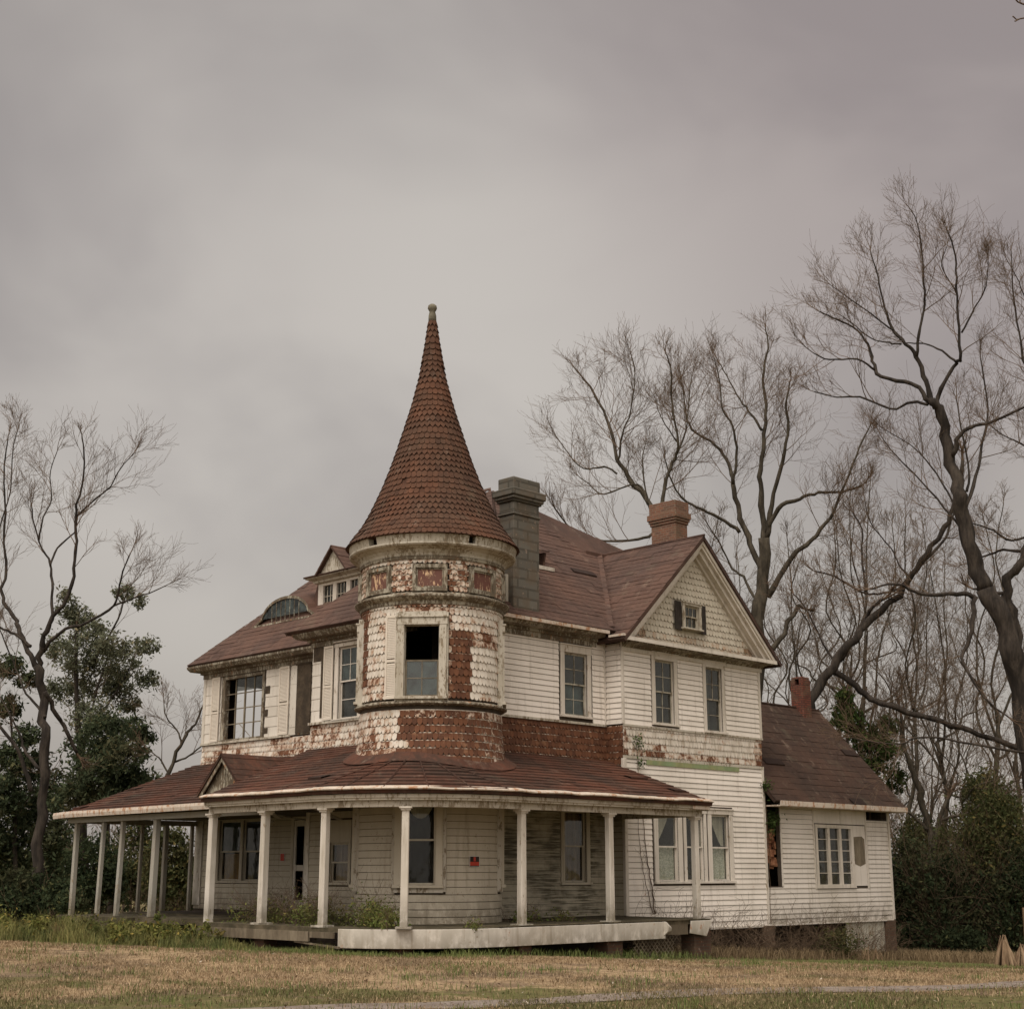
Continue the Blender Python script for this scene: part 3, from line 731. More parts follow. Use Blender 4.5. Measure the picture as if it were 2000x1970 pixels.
# ------------------------------------------------------------------ main roofs
def mv(v): return 7.88 + .93 * (v + .45)
s = MB()
A = (6.45, 4.75, 12.72); zr = 10.81
s.tone = .3
roof_plane(s, [(-.12, -.47, mv(-.47)), (9.05, -.47, mv(-.47)), (9.05, 2.70, zr), (2.95, 2.70, zr)], damage=.012)
roof_plane(s, [(4.72, 2.70, zr), (8.17, 2.70, zr), A], damage=.005)
roof_plane(s, [(8.17, 2.68, zr - .02), (12.2, 2.68, zr - .02), (12.2, 12.9, 7.88), (11.0, 12.9, 7.88), (6.45, 8.1, 12.72), A])
roof_plane(s, [(1.55, 12.95, 7.86), (1.55, 4.5, 7.86), (4.72, 2.9, 11.1), A, (6.45, 8.1, 12.72)], damage=.004)
roof_plane(s, [(1.55, 12.95, 7.86), (11.2, 12.95, 7.86), (6.45, 8.1, 12.72)])
roof_plane(s, [(-.15, -.45, 7.83), (-.15, 5.72, 7.83), (2.95, 2.68, zr - .03)])
roof_plane(s, [(-.15, 5.72, 7.83), (2.95, 2.68, zr - .03), (6., 2.68, zr - .03), (6., 5.72, 7.83)])
# ridge of the rear part
s.box(B0, 8.2, 12.1, 2.62, 2.76, zr - .06, zr + .035, .1)
s.build('main_roof', M['roof'], house)
s = MB()
roof_plane(s, [(5.56, -.98, gz(5.56)), (9.05, -.98, 10.84), (9.05, 3.1, 10.84), (5.56, 3.1, gz(5.56))])
roof_plane(s, [(12.54, -.98, gz(12.54)), (9.05, -.98, 10.84), (9.05, 3.1, 10.84), (12.54, 3.1, gz(12.54))])
s.tube([(9.05, -1.0, 10.86), (9.05, 2.72, 10.86)], .035, 6, .2)
s.build('gable_roof', M['roof'], house)
# valley flashing with the rubbish that has slid down it
s = MB()
for k in range(14):
    t = k / 14; u = 5.75 + t * 3.1; z = mv(-.45) + .02 + .93 * (u - 5.75 + .08); v = -.38 + (u - 5.75) * 1.0
    s.hexa([(u - .05, v + .05, z), (u + .05, v - .05, z), (u + .30, v + .2, z + .21), (u + .18, v + .28, z + .21), (u - .05, v + .05, z + .03), (u + .05, v - .05, z + .03), (u + .30, v + .2, z + .24), (u + .18, v + .28, z + .24)])
s.build('valley_flashing', M['roof'], house)
# small open vent dormer beside the chimney
s = MB(); u0, u1, vf = 4.35, 5.25, 1.52
zf = mv(vf)
s.prism([(u0 - .15, vf - .15, zf + .42), (u1 + .05, vf - .15, zf + .42), (u1 + .05, vf + 1.3, mv(vf + 1.3) + .08), (u0 - .15, vf + 1.3, mv(vf + 1.3) + .08)], (0, 0, .05))
s.prism([(u1, vf, zf), (u1 + .22, vf, zf), (u1, vf + .5, mv(vf + .5)), (u1 - .02, vf - .1, zf + .42)], (-.06, 0, 0))
vd = s.build('vent_dormer', M['roof'], house)
s = MB(); s.box(B0, u0, u1, vf + .25, vf + .3, zf, zf + .45); s.build('vent_opening', M['shutterdark'], vd)
s = MB(); s.box(B0, u0, u1 + .3, vf - .1, vf - .02, zf - .05, zf + .05); s.build('vent_sill', M['trimclean'], vd)

# eyebrow dormer
s = MB(); cy, hw, hh, uf = 9.55, 1.15, .68, 2.62; zb = 8.95
arch = [(cy - hw * math.cos(math.pi * k / 16) , zb + hh * math.sin(math.pi * k / 16) ** .85) for k in range(17)]
arch = [(cy - hw * 1.28, zb - .02)] + arch[1:-1] + [(cy + hw * 1.28, zb - .02)]
for (p, q) in zip(arch[:-1], arch[1:]):
    s.poly([(uf, p[0], p[1] + .06), (uf, q[0], q[1] + .06), (uf + 2.2, q[0], q[1] + .66), (uf + 2.2, p[0], p[1] + .66)], 0)
eb = s.build('eyebrow_dormer', M['roof'], house, smooth=True)
s = MB()
for (p, q) in zip(arch[:-1], arch[1:]):
    s.hexa([(uf - .03, p[0], p[1] - .025), (uf - .03, q[0], q[1] - .025), (uf + .03, q[0], q[1] - .025), (uf + .03, p[0], p[1] - .025), (uf - .03, p[0], p[1] + .055), (uf - .03, q[0], q[1] + .055), (uf + .03, q[0], q[1] + .055), (uf + .03, p[0], p[1] + .055)])
s.box(lambda a, n, z: (uf - n, a, z), cy - 1.5, cy + 1.5, -.03, .07, zb - .08, zb)
for k in range(1, 8):
    a = cy - .88 + .22 * k; zt = zb + hh * math.sqrt(max(0, 1 - ((a - cy) / hw) ** 2)) ; s.box(lambda a_, n, z: (uf - n, a_, z), a - .01, a + .01, -.02, .0, zb, zt)
s.build('frame', M['rottrim'], eb)
s = MB(); s.poly([(uf + .01, a, z) for a, z in arch[1:-1]]); s.build('pane', M['glassblue'], eb)

# triple window dormer with a little pediment
DW = lambda a, n, z: (2.95 - n, a, z)
s = MB(); slab(s, DW, 6.3, 8.42, 8.9, 10.0, [(6.5, 6.95, 9.2, 9.85), (7.12, 7.57, 9.2, 9.85), (7.74, 8.19, 9.2, 9.85)], -.1, 0)
dm_ = s.build('dormer', M['trimclean'], house)
s = MB()
for a in (6.5, 7.12, 7.74):
    for k in (1, 2): s.box(DW, a + .15 * k - .009, a + .15 * k + .009, -.06, -.04, 9.2, 9.85)
    s.box(DW, a, a + .45, -.06, -.04, 9.52, 9.54)
s.build('sash', M['trim'], dm_)
s = MB()
for a in (6.5, 7.12, 7.74): s.box(DW, a, a + .45, -.075, -.07, 9.2, 9.85)
s.build('pane', M['glass'], dm_)
s = MB(); sweep(s, [(4.5, 6.3), (2.95, 6.3), (2.95, 8.42), (4.5, 8.42)], [(-.02, 9.92), (.10, 9.94), (.12, 10.0), (.28, 10.06), (.28, 10.12), (-.02, 10.14)], side=-1); s.build('cornice', M['trim'], dm_)
s = MB()
s.prism([(2.72, 8.05, 10.13), (2.72, 6.78, 10.13), (2.72, 7.42, 10.82)], (.12, 0, 0)); s.build('pediment', M['trim'], dm_)
s = MB()
roof_plane(s, [(2.58, 8.14, 10.10), (2.58, 7.42, 10.88), (6, 7.42, 10.88), (6, 8.14, 10.10)], e=.2, th=.04)
roof_plane(s, [(2.58, 6.70, 10.10), (2.58, 7.42, 10.88), (6, 7.42, 10.88), (6, 6.70, 10.10)], e=.2, th=.04)
roof_plane(s, [(2.64, 8.75, 10.12), (2.64, 5.95, 10.12), (3.6, 5.95, 10.35), (3.6, 8.75, 10.35)], e=.2, th=.04)
s.poly([(2.95, 8.42, 10.0), (2.95, 8.42, 8.9), (2.6, 8.75, 8.75), (2.9, 8.6, 9.4)], 0); s.poly([(2.95, 8.42, 10.0), (2.9, 8.6, 9.4), (2.6, 8.75, 8.75), (4.3, 8.75, 10.6), (4.3, 8.42, 10.6)], 0)
s.build('dormer_roof', M['roof'], dm_)

# ------------------------------------------------------------------ chimneys
s = MB()
for (o, z0, z1) in ((0, 7.4, 10.40), (.035, 10.40, 10.46), (0, 10.46, 10.74), (.05, 10.74, 10.80), (.09, 10.80, 10.88), (.13, 10.88, 11.06), (.02, 11.06, 11.37)):
    s.box(B0, 2.28 - o, 3.20 + o, -.28 - o, .24 + o, max(z0, 7.93), z1)
sc_ = s.build('stone_chimney', M['block'], house, bevel=.02)
sc_['label'] = 'tall grey lichen-covered chimney beside the turret'
s = MB(); s.box(B0, 2.20, 2.275, -.1, .3, 7.7, 8.9); s.build('downpipe', M['trim'], house)
s = MB()
for (o, z0, z1) in ((0, 9.2, 11.18), (.03, 11.18, 11.22), (0, 11.22, 11.78), (.03, 11.78, 11.86), (.06, 11.86, 11.94), (.09, 11.94, 12.12), (.04, 12.12, 12.46)):
    s.box(B0, 10.30 - o, 10.86 + o, 1.0 - o, 1.92 + o, z0, z1)
bc = s.build('brick_chimney', M['brick'], house, bevel=.01); bc['label'] = 'corbelled red brick chimney behind the gable'

# ------------------------------------------------------------------ turret
WA = -7.5                                       # bearing of the middle window
twin = [-92., WA, 88.]
hwd = 21                                         # half width of a window bay in degrees
def tops(z0, z1): return [(a - hwd + .5, a + hwd - .5, z0, z1) for a in twin]
T = CYL(1.60)
s = MB()
zs = [.5, 1.5, 3.5, 5.5, 7.22, 9.0]
for zb, zt in zip(zs[:-1], zs[1:]):
    for i in range(-45, 45):
        a = i * 3
        if (zb in (1.5, 5.5)) and any(abs(a + 1.5 - q) < 17 for q in twin): continue
        s.hexa([T(a, -.1, zb), T(a + 3, -.1, zb), T(a + 3, 0, zb), T(a, 0, zb), T(a, -.1, zt), T(a + 3, -.1, zt), T(a + 3, 0, zt), T(a, 0, zt)])
s.build('turret_wall', M['interior'], house)
s = MB(); s.prism([T(a, -.1, 4.2) for a in range(-180, 180, 10)], (0, 0, .2)); s.prism([T(a, -.1, 7.5) for a in range(-180, 180, 10)], (0, 0, .1)); s.prism([T(a, -.1, .55) for a in range(-180, 180, 10)], (0, 0, .2))
s.build('turret_floor', M['interior'], house)
# ground floor clapboards on the round wall
s = MB(); z = .76
T2 = CYL(1.60)
while z < 4.5:
    e = .152; lo = .045; tone = random.random() ** 2
    a = -125
    while a < 125:
        a2 = a + random.choice((18, 27, 36, 45))
        for q in range(int(a), min(int(a2), 125), 3):
            am = q + 1.5
            if 1.42 < z + e / 2 < 3.6 and any(abs(am - t) < hwd - 1 for t in twin): continue
            s.hexa([T2(q, 0, z), T2(q + 3, 0, z), T2(q + 3, lo, z), T2(q, lo, z), T2(q, 0, z + e - .012), T2(q + 3, 0, z + e - .012), T2(q + 3, .022, z + e - .012), T2(q, .022, z + e - .012)], tone); s.poly([T2(q, .02, z + e - .012), T2(q + 3, .02, z + e - .012), T2(q + 3, .02, z + e), T2(q, .02, z + e)], 2)  # last strip of each course coloured dark for lap shade and grime
        a = a2
    z += e
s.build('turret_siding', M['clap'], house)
wdeg = .115 / 1.65 * 57.3
def tt_belt(a, z):
    a += 7 * math.sin(z * 31) * math.sin(z * 13.7)
    if a > -24 and a < 62: k = .86 - max(0, a - 32) / 30 * .35
    elif a >= 62: k = .7
    else: k = .36 - (.05 if z > 4.9 else 0) + (.08 if a < -40 else 0) + (.08 if z < 4.6 else 0) + .06 * math.sin(a * .4 + z * 7)
    if z > 5.12 and a > -30: k *= .72
    return k
def tt_body(a, z):
    if 14 < a < 33 and z < 6.95: return .93
    if a >= 14 and z > 6.75: return .50 if z < 6.95 else .30
    if a > 62: return .38 if z < 6.0 else .22
    if a > 33: return .16 + (.16 if z < 5.75 else 0)
    if a < -62: return .85 if z > 5.8 else .3
    if a < -28: return .30 + (.14 if z < 6.0 else 0)
    return .5
s = MB()
s.tone = .2
scales(s, CYL(1.62), -118, 118, 4.10, 5.28, wdeg, .165, tt_belt, flare=lambda z: max(0, 4.9 - z) ** 1.3 * .13, lo=.026)
s.cut(); scales(s, CYL(1.62), -118, 118, 5.50, 7.55, wdeg, .168, tt_body, lo=.026, ops=tops(5.3, 7.36))
s.cut(); scales(s, CYL(1.64), -118, 118, 7.88, 8.68, wdeg * .95, .125, lambda a, z: .42 if z > 8.35 else .52, lo=.03, ops=[(q * 45 - 2 - 13.5, q * 45 - 2 + 13.5, 7.8, 8.46) for q in range(-3, 4)])
s.split('turret_shingles', M['shingle'], house)
s = MB()
def ring(r, z0, z1, out, c=0): lathe(s, [(r, z0), (r + out, z0 + .02), (r + out, z1 - .02), (r, z1)], -122, 122, 80, c)
lathe(s, [(1.6, 5.35), (1.69, 5.36), (1.745, 5.39), (1.745, 5.42), (1.69, 5.45), (1.6, 5.46)], -122, 122, 80)
lathe(s, [(1.6, 7.58), (1.665, 7.59), (1.675, 7.66), (1.74, 7.70), (1.80, 7.755), (1.80, 7.785), (1.70, 7.83), (1.66, 7.86), (1.6, 7.86)], -122, 122, 80)
lathe(s, [(1.6, 8.60), (1.69, 8.60), (1.70, 8.67), (1.6, 8.68)], -180, 180, 90)
s.build('turret_moulding', M['rottrim'], house)
s = MB()
lathe(s, [(1.5, 8.68), (1.69, 8.68), (1.70, 8.74), (1.75, 8.81), (1.84, 8.86), (1.92, 8.88), (1.95, 8.91), (1.95, 8.945), (1.5, 8.945)], -180, 180, 90)
a = -178
while a < 180:
    if not (-50 < a < -42 or 22 < a < 29.5): 
        C_ = CYL(1.5); s.hexa([C_(a, .3, 8.95), C_(a + 2.4, .3, 8.95), C_(a + 2.4, .43, 8.95), C_(a, .43, 8.95), C_(a, .3, 9.12), C_(a + 2.4, .3, 9.12), C_(a + 2.4, .47, 9.12), C_(a, .47, 9.12)], random.random())
    a += 2.5
s.build('turret_cornice', M['trim'], house)
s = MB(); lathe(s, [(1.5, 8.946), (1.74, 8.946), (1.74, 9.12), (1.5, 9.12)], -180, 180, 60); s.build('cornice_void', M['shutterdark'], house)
# panels in the frieze
fm = MB(); fp = MB()
for q in range(-3, 4):
    th = q * 45 - 2
    if abs(th) > 115: continue
    P = TAN(th, 1.625)
    for (x0, x1, z0, z1) in ((-.39, .39, 7.87, 7.95), (-.39, .39, 8.40, 8.48), (-.39, -.31, 7.95, 8.40), (.31, .39, 7.95, 8.40)): fm.box(P, x0, x1, -.06, .075, z0, z1)
    for (x0, x1, z0, z1) in ((-.31, .31, 7.95, 7.985), (-.31, .31, 8.365, 8.40), (-.31, -.275, 7.985, 8.365), (.275, .31, 7.985, 8.365)): fm.box(P, x0, x1, -.06, .04, z0, z1)
    fm.cut()
    fp.box(P, -.275, .275, -.05, .018, 7.985, 8.365); fp.cut()
fm.split('frieze_frame', M['rottrim'], house); fp.split('frieze_panel', M['redpanel'], house)
# turret windows
for i, a in enumerate(twin):
    P = TAN(a, 1.63)
    window(P, -.39, .39, 5.54, 7.12, cs=.16, head=.16, top_open=(i == 1), mt=(2, 2), mb_=(2, 2), glass='glassblue' if i == 1 else 'glass', trim='trim', sash='wood' if i == 1 else 'trim', proj=.05, label='middle turret window, its upper sash gone and black inside' if i == 1 else None)
    lw_ = window(P, -.37, .37, 1.56, 3.42, cs=.15, head=.14, mt=(1, 1), mb_=(1, 1), glass='glassclear', trim='clap', sash='clap', proj=.05)
    if i == 1:
        q = MB(); q.prism([P(.30 * math.cos(t * .3), -.2, 3.42 - .48 * math.sin(t * .3) ** 1.0) for t in range(0, 11)], (tdir(a)[0] * -.01, tdir(a)[1] * -.01, 0)); q.build('curtain', M['drapewhite'], lw_)
    # fill above / beside so that no gap shows behind the flat casing
    s = MB()
    for (z0, z1) in ((1.40, 1.5), (3.56, 3.64), (5.42, 5.48), (7.28, 7.42)): s.box(P, -.53, .53, -.10, .02, z0, z1)
    for (z0, z1) in ((1.42, 3.6), (5.45, 7.4)):
        s.box(P, -.585, -.41, -.11, .0, z0, z1); s.box(P, .41, .585, -.11, .0, z0, z1)
    s.build('window_lining', M['trim'], house)
P = TAN(WA - 24.5, 1.66); shutter(P, -.155, .15, 5.50, 7.36, n=.0)
P = TAN(WA - 24.5 - 27.5, 1.66)
# cone roof
prof = [(9.12, 2.03), (9.15, 2.01), (9.35, 1.873), (9.68, 1.635), (10.01, 1.463), (10.34, 1.314), (10.67, 1.171), (11.34, .925), (12.01, .714), (12.69, .507), (13.37, .336), (14.07, .215), (14.91, .095)]
s = MB(); s.tone = .3
lathe(s, [(r - .015, z) for z, r in prof] + [(0.01, 14.91), (.01, 9.125), (1.4, 9.125)], -180, 180, 72)
def rad(z):
    for (z0, r_0), (z1, r_1) in zip(prof[:-1], prof[1:]):
        if z <= z1: return r_0 + (r_1 - r_0) * max(0, (z - z0)) / (z1 - z0)
    return prof[-1][1]
# equal slope length rows
zz = 9.125; row = 0
while zz < 14.85:
    r_ = rad(zz); sl = math.hypot(rad(zz + .05) - r_, .05) / .05; dz = .158 / sl
    n = max(9, int(round(2 * math.pi * r_ / .128))); ztop = min(zz + dz * 1.12, 14.92); rt = rad(ztop)
    point = (row // 4) % 2 == 1                         # bands of pointed and of round tiles
    for i in range(n):
        ac = 360 * (i + (.5 if row % 2 else 0)) / n - 180; hw_ = 180 / n * .955; j = random.uniform(-.006, .006); lift = .020 + random.uniform(0, .010)
        def q(a, t, off):
            z = zz + j + (ztop - zz) * t; rr = r_ + (rt - r_) * t + off; d = tdir(a); return lean(d[0] * rr, d[1] * rr, z)
        if point: sh_ = [(-hw_, 1), (-hw_, .48), (-hw_ * .5, .24), (0, 0), (hw_ * .5, .24), (hw_, .48), (hw_, 1)]
        else: sh_ = [(-hw_, 1), (-hw_, .28), (-hw_ * .72, .07), (0, 0), (hw_ * .72, .07), (hw_, .28), (hw_, 1)]
        P = [q(ac + a, t, lift * (1 - t) + .002) for a, t in sh_]
        c = random.choice((0, 0, 0, .06, .12)) if random.random() > .05 else random.uniform(.2, .5)
        if random.random() < .006: continue
        if random.random() < .03: lift += .018
        c = max(c, min(.12, max(0, (zz - 12.5) * .05)))
        s.poly(P, c); i0 = len(s.v) - 7; Q = [q(ac + a, t, -.012) for a, t in sh_]; j0 = len(s.v); s.v.extend(Q)
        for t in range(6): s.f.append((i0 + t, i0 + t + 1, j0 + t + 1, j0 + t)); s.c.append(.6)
    zz += dz; row += 1
s.build('turret_roof', M['cone'], house)
s = MB(); lathe(s, [(.01, 14.85), (.10, 14.85), (.095, 15.05), (.07, 15.16), (.09, 15.19), (.115, 15.24), (.105, 15.31), (.06, 15.35), (.01, 15.36)], -180, 180, 16)
s.build('finial', M['stone'], house, smooth=True)
# ------------------------------------------------------------------ porch
PC = (-.9, -.4); EZ = 3.45; SL = .345
def arc(Rr, a0=270, a1=180, n=5): return [(PC[0] + Rr * math.cos(R(a0 + (a1 - a0) * i / n)), PC[1] + Rr * math.sin(R(a0 + (a1 - a0) * i / n))) for i in range(n + 1)]
s = MB(); s.tone = .5
AP = (PC[0], PC[1], EZ + SL * 2.9)
zsag = lambda v: EZ - .02 * max(0, v)
roof_plane(s, [(-.9, -3.3, EZ), (5.98, -3.3, EZ - .02), (5.98, 0, EZ + SL * 3.3 - .02), (-.9, 0, EZ + SL * 3.3)], e=.25, damage=.03, lo=.026, jit=.006)
roof_plane(s, [(-3.8, -.4, EZ), (-3.8, 3.6, EZ - .03), (.35, 5.2, EZ + SL * 4.15 - .06), (.35, -.4, EZ + SL * 4.15)], e=.25, damage=.01, lo=.026)
ea = arc(2.9)
for p, q in zip(ea[:-1], ea[1:]):
    roof_plane(s, [(p[0], p[1], EZ), (q[0], q[1], EZ), AP], e=.25, lo=.035, piece=9)
for p in ea: s.tube([(p[0], p[1], EZ + .02), (AP[0] * .96 + p[0] * .04, AP[1] * .96 + p[1] * .04, AP[2])], .022, 5, .45)
roof_plane(s, [(-2.42, 3.3, 3.42), (-2.42, 12.3, 3.38), (2.0, 12.9, 4.90), (2.0, 3.3, 4.94)], e=.25, damage=.012, lo=.035)
roof_plane(s, [(-2.42, 12.3, 3.38), (-2.35, 12.95, 3.35), (-1.2, 13.0, 3.40), (2.0, 12.9, 4.90)], e=.25, damage=.3, lo=.03)
# turret flashing
def rh(p):
    u, v = p[0], p[1]
    if u > PC[0] and v < PC[1]: return EZ + SL * (v + 3.3)
    if v > PC[1] and u < PC[0]: return EZ + SL * (u + 3.8)
    if u > PC[0]: return EZ + SL * min(v + 3.3, u + 3.8)
    return EZ + SL * (2.9 - math.hypot(u - PC[0], v - PC[1]))
for i in range(30):
    a0, a1 = -105 + i * 6.5, -98.5 + i * 6.5; C0 = CYL(0)
    s.poly([C0(a0, 1.70, rh(C0(a0, 1.70, 0)) + .16), C0(a1, 1.70, rh(C0(a1, 1.70, 0)) + .16), C0(a1, 1.97, rh(C0(a1, 1.97, 0)) + .04), C0(a0, 1.97, rh(C0(a0, 1.97, 0)) + .04)], 0)
s.build('porch_roof', M['porchroof'], house)
# crusted metal edge, fascia and beam
epath = [(5.98, -3.3)] + arc(2.9) + [(-3.8, 3.6)]
fine = []
for p, q in zip(epath[:-1], epath[1:]):
    L_ = math.hypot(q[0] - p[0], q[1] - p[1]); k = max(1, int(L_ / .35))
    for i in range(k): fine.append((p[0] + (q[0] - p[0]) * i / k, p[1] + (q[1] - p[1]) * i / k, random.uniform(-.012, .012)))
fine.append((-3.8, 3.6, 0)); fine[0] = (5.98, -3.3, 0)
s = MB(); sweep(s, fine, [(-.06, EZ - .012), (.03, EZ - .022), (.045, EZ + .0), (.03, EZ + .022), (-.10, EZ + .062), (-.10, EZ + .035)], side=-1)
s.build('roof_edge', M['gutter'], house)
s = MB()
sweep(s, epath, [(-.22, 3.235), (-.13, 3.235), (-.13, 3.27), (-.10, 3.28), (-.10, 3.355), (-.22, 3.36)], side=-1)
sweep(s, [(5.90, -3.0)] + arc(2.63) + [(-3.50, 3.65)], [(-.12, 3.10), (.03, 3.10), (.03, 3.245), (-.12, 3.245)], side=-1)
s.box(B0, 5.78, 5.92, -2.9, -.57, 3.10, 3.245); s.box(B0, 5.86, 5.95, -3.2, -.57, 3.25, 3.38); s.prism([(5.9, -3.25, 3.38), (5.9, -.56, 3.38), (5.9, -.56, 4.35)], (.05, 0, 0))
fa = s.build('porch_beam', M['trim'], house)
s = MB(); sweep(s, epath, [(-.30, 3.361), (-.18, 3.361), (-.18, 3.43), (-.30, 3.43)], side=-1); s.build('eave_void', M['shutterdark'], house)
s = MB()
s.box(B0, 5.3, 5.95, -3.24, -3.20, 3.26, 3.40)
sweep(s, [(-2.44, 3.85, .02), (-2.44, 8, .0), (-2.44, 12.3, -.02), (-2.38, 12.98, -.04), (-1.2, 13.03, .0)], [(.0, 3.27), (.03, 3.27), (.045, 3.36), (.03, 3.43), (.0, 3.43)], side=-1)
s.build('roof_edge', M['gutter'], house)
s = MB()
sweep(s, [(-2.10, 3.7), (-2.10, 12.6), (2.1, 12.6)], [(-.08, 3.12), (.05, 3.12), (.05, 3.26), (-.08, 3.26)], side=-1)
s.build('porch_beam', M['postgrey'], house)
s = MB()
C_in = [(5.85, -3.05)] + arc(2.7) + [(-3.55, 3.6)]
s.prism([(p[0], p[1], 3.262) for p in C_in] + [(.34, 4.9, 3.262), (.34, 1.55, 3.262), (1.5, -.03, 3.262), (5.85, -.03, 3.262)], (0, 0, .03))
s.prism([(-2.2, 3.62, 3.275), (-2.2, 12.7, 3.275), (1.97, 12.7, 3.275), (1.97, 5.12, 3.275), (.3, 4.95, 3.275), (.3, 3.62, 3.275)], (0, 0, .03))
s.build('porch_ceiling', M['ceiling'], house)
# little gable over the side steps
s = MB()
roof_plane(s, [(-2.55, 5.72, 3.62), (-2.55, 4.75, 4.56), (2.0, 4.75, 4.56), (2.0, 5.72, 3.62)], e=.2, th=.05)
roof_plane(s, [(-2.55, 3.78, 3.62), (-2.55, 4.75, 4.56), (2.0, 4.75, 4.56), (2.0, 3.78, 3.62)], e=.2, th=.05)
s.build('step_gable_roof', M['porchroof'], house)
s = MB(); s.prism([(-2.40, 5.6, 3.6), (-2.40, 3.9, 3.6), (-2.40, 4.75, 4.46)], (.08, 0, 0)); s.box(B0, -2.43, -2.40, 4.72, 4.78, 3.62, 4.40)
s.prism([(-2.52, 5.70, 3.55), (-2.52, 4.75, 4.49), (-2.52, 4.75, 4.37), (-2.52, 5.58, 3.55)], (.03, 0, 0)); s.prism([(-2.52, 3.80, 3.55), (-2.52, 4.75, 4.49), (-2.52, 4.75, 4.37), (-2.52, 3.92, 3.55)], (.03, 0, 0))
s.build('step_gable', M['rottrim'], house)
# hanging loose ceiling boards
s = MB()
for (p, q) in (((-2.6, 3.4, 3.24), (-.6, 5.4, 3.0)), ((-2.9, 2.6, 3.22), (-.9, 4.7, 3.08)), ((-2.0, 2.0, 3.24), (.1, 3.6, 3.05)), ((-1.8, 4.4, 3.2), (1.2, 5.8, 3.05))):
    p = Vector(p); q = Vector(q); s.hexa([p, p + Vector((.09, -.09, 0)), q + Vector((.09, -.09, 0)), q, p + Vector((0, 0, .02)), p + Vector((.09, -.09, .02)), q + Vector((.09, -.09, .02)), q + Vector((0, 0, .02))])
s.build('loose_board', M['trim'], house)
# posts
def post(u, v, zb=.76, zt=3.10, w=.155, rot=0, cap=True, base=True, mat='post', lean=(0, 0)):
    s = MB(); c, n = math.cos(R(rot)), math.sin(R(rot))
    def fr(a, b, z):
        k = (z - zb) / (zt - zb); x, y = a * c - b * n, a * n + b * c
        return (u + x + lean[0] * (1 - k), v + y + lean[1] * (1 - k), z)
    h = w / 2; b_ = h * .18
    oc = [(-h + b_, -h), (h - b_, -h), (h, -h + b_), (h, h - b_), (h - b_, h), (-h + b_, h), (-h, h - b_), (-h, -h + b_)]
    P = [fr(x, y, zb) for x, y in oc]; Q = [fr(x * .93, y * .93, zt) for x, y in oc]
    i = len(s.v); s.v.extend(P + Q); s.f.append(tuple(range(i, i + 8))); s.c.append(0); s.f.append(tuple(range(i + 15, i + 7, -1))); s.c.append(0)
    for k in range(8): s.f.append((i + k, i + (k + 1) % 8, i + 8 + (k + 1) % 8, i + 8 + k)); s.c.append(0)
    o = s.build('porch_post', M[mat], house)
    if cap: s = MB(); s.box(fr, -h - .05, h + .05, -h - .05, h + .05, zt - .035, zt); s.box(fr, -h - .02, h + .02, -h - .02, h + .02, zt - .075, zt - .035); s.build('post_cap', M[mat], o)
    if base: s = MB(); s.box(fr, -h - .10, h + .10, -h - .08, h + .08, zb - .01, zb + .03); s.build('post_base', M[mat], o)
    return o
post(-2.86, -2.36, rot=45); post(-.13, -2.92); post(2.65, -2.92); post(5.73, -2.92, zb=.72)
post(-3.42, -.49, rot=12); post(-3.42, 1.61, w=.165); post(-3.42, 3.62, w=.17, zb=.70, base=False)
for u, v, w_, zb in ((-2.0, 8.30, .16, .74), (-2.0, 9.95, .12, .72), (-2.02, 10.9, .11, .72), (-2.02, 12.34, .13, .62), (.85, 12.45, .13, .70), (1.75, 12.5, .10, .7), (.1, 12.5, .09, .7)):
    post(u, v, zb=zb, zt=3.12, w=w_, mat='postgrey', cap=False, base=False, lean=(random.uniform(-.03, .03), random.uniform(-.02, .08)))
# decks
s = MB()
dk = [(5.98, -3.1)] + arc(2.7) + [(-3.6, 3.75)]
s.prism([(p[0], p[1], .66) for p in dk] + [(.33, 3.75, .66), (.33, 1.4, .66), (1.4, -.02, .66), (5.98, -.02, .66)], (0, 0, .09))
u = -3.5
for k in range(76):                                             # floor planks, running away from the wall
    u0 = -1.0 + k * .092
    if u0 > 5.9: break
    s.box(B0, u0, u0 + .084, -3.14 + random.uniform(-.02, .02), -.03, .7505, .768 + random.uniform(-.002, .004))
s.build('porch_floor', M['deck'], house)
s = MB()
s.box(B0, -2.15, -.2, 9.2, 12.7, .60, .70); s.box(B0, -2.1, -.3, 6.6, 8.9, .58, .72); s.box(B0, -.3, 1.95, 5.2, 12.7, .60, .735); s.box(B0, -2.22, -2.15, 9.4, 12.75, .50, .70); s.box(B0, -2.0, -.3, 3.9, 6.6, .45, .52)
s.prism([(-2.25, 6.5, .60), (-.9, 6.3, .46), (-.9, 6.34, .72), (-2.25, 6.55, .74)], (0, .04, 0))
s.build('porch_floor', M['deck'], house)
s = MB()
sk = [(4.25, -3.12)] + arc(2.72, 270, 196, 5)
fs = []
for p, q in zip(sk[:-1], sk[1:]):
    k = max(1, int(math.hypot(q[0] - p[0], q[1] - p[1]) / 1.3))
    for i in range(k): fs.append((p[0] + (q[0] - p[0]) * i / k, p[1] + (q[1] - p[1]) * i / k))
fs.append(sk[-1])
sweep(s, fs, [(0, .37), (.04, .37), (.04, .735), (0, .735)], side=-1)
s.hexa([(5.15, -3.17, .46), (5.75, -3.17, .38), (5.75, -3.13, .38), (5.15, -3.13, .46), (5.2, -3.17, .735), (5.98, -3.17, .735), (5.98, -3.13, .735), (5.2, -3.13, .735)])
s.tube([(4.2, -3.14, .60), (4.42, -3.14, .57)], [.16, .07], 8)
sk_ = s.build('porch_skirt', M['skirt'], house, bevel=.006)
s = MB()
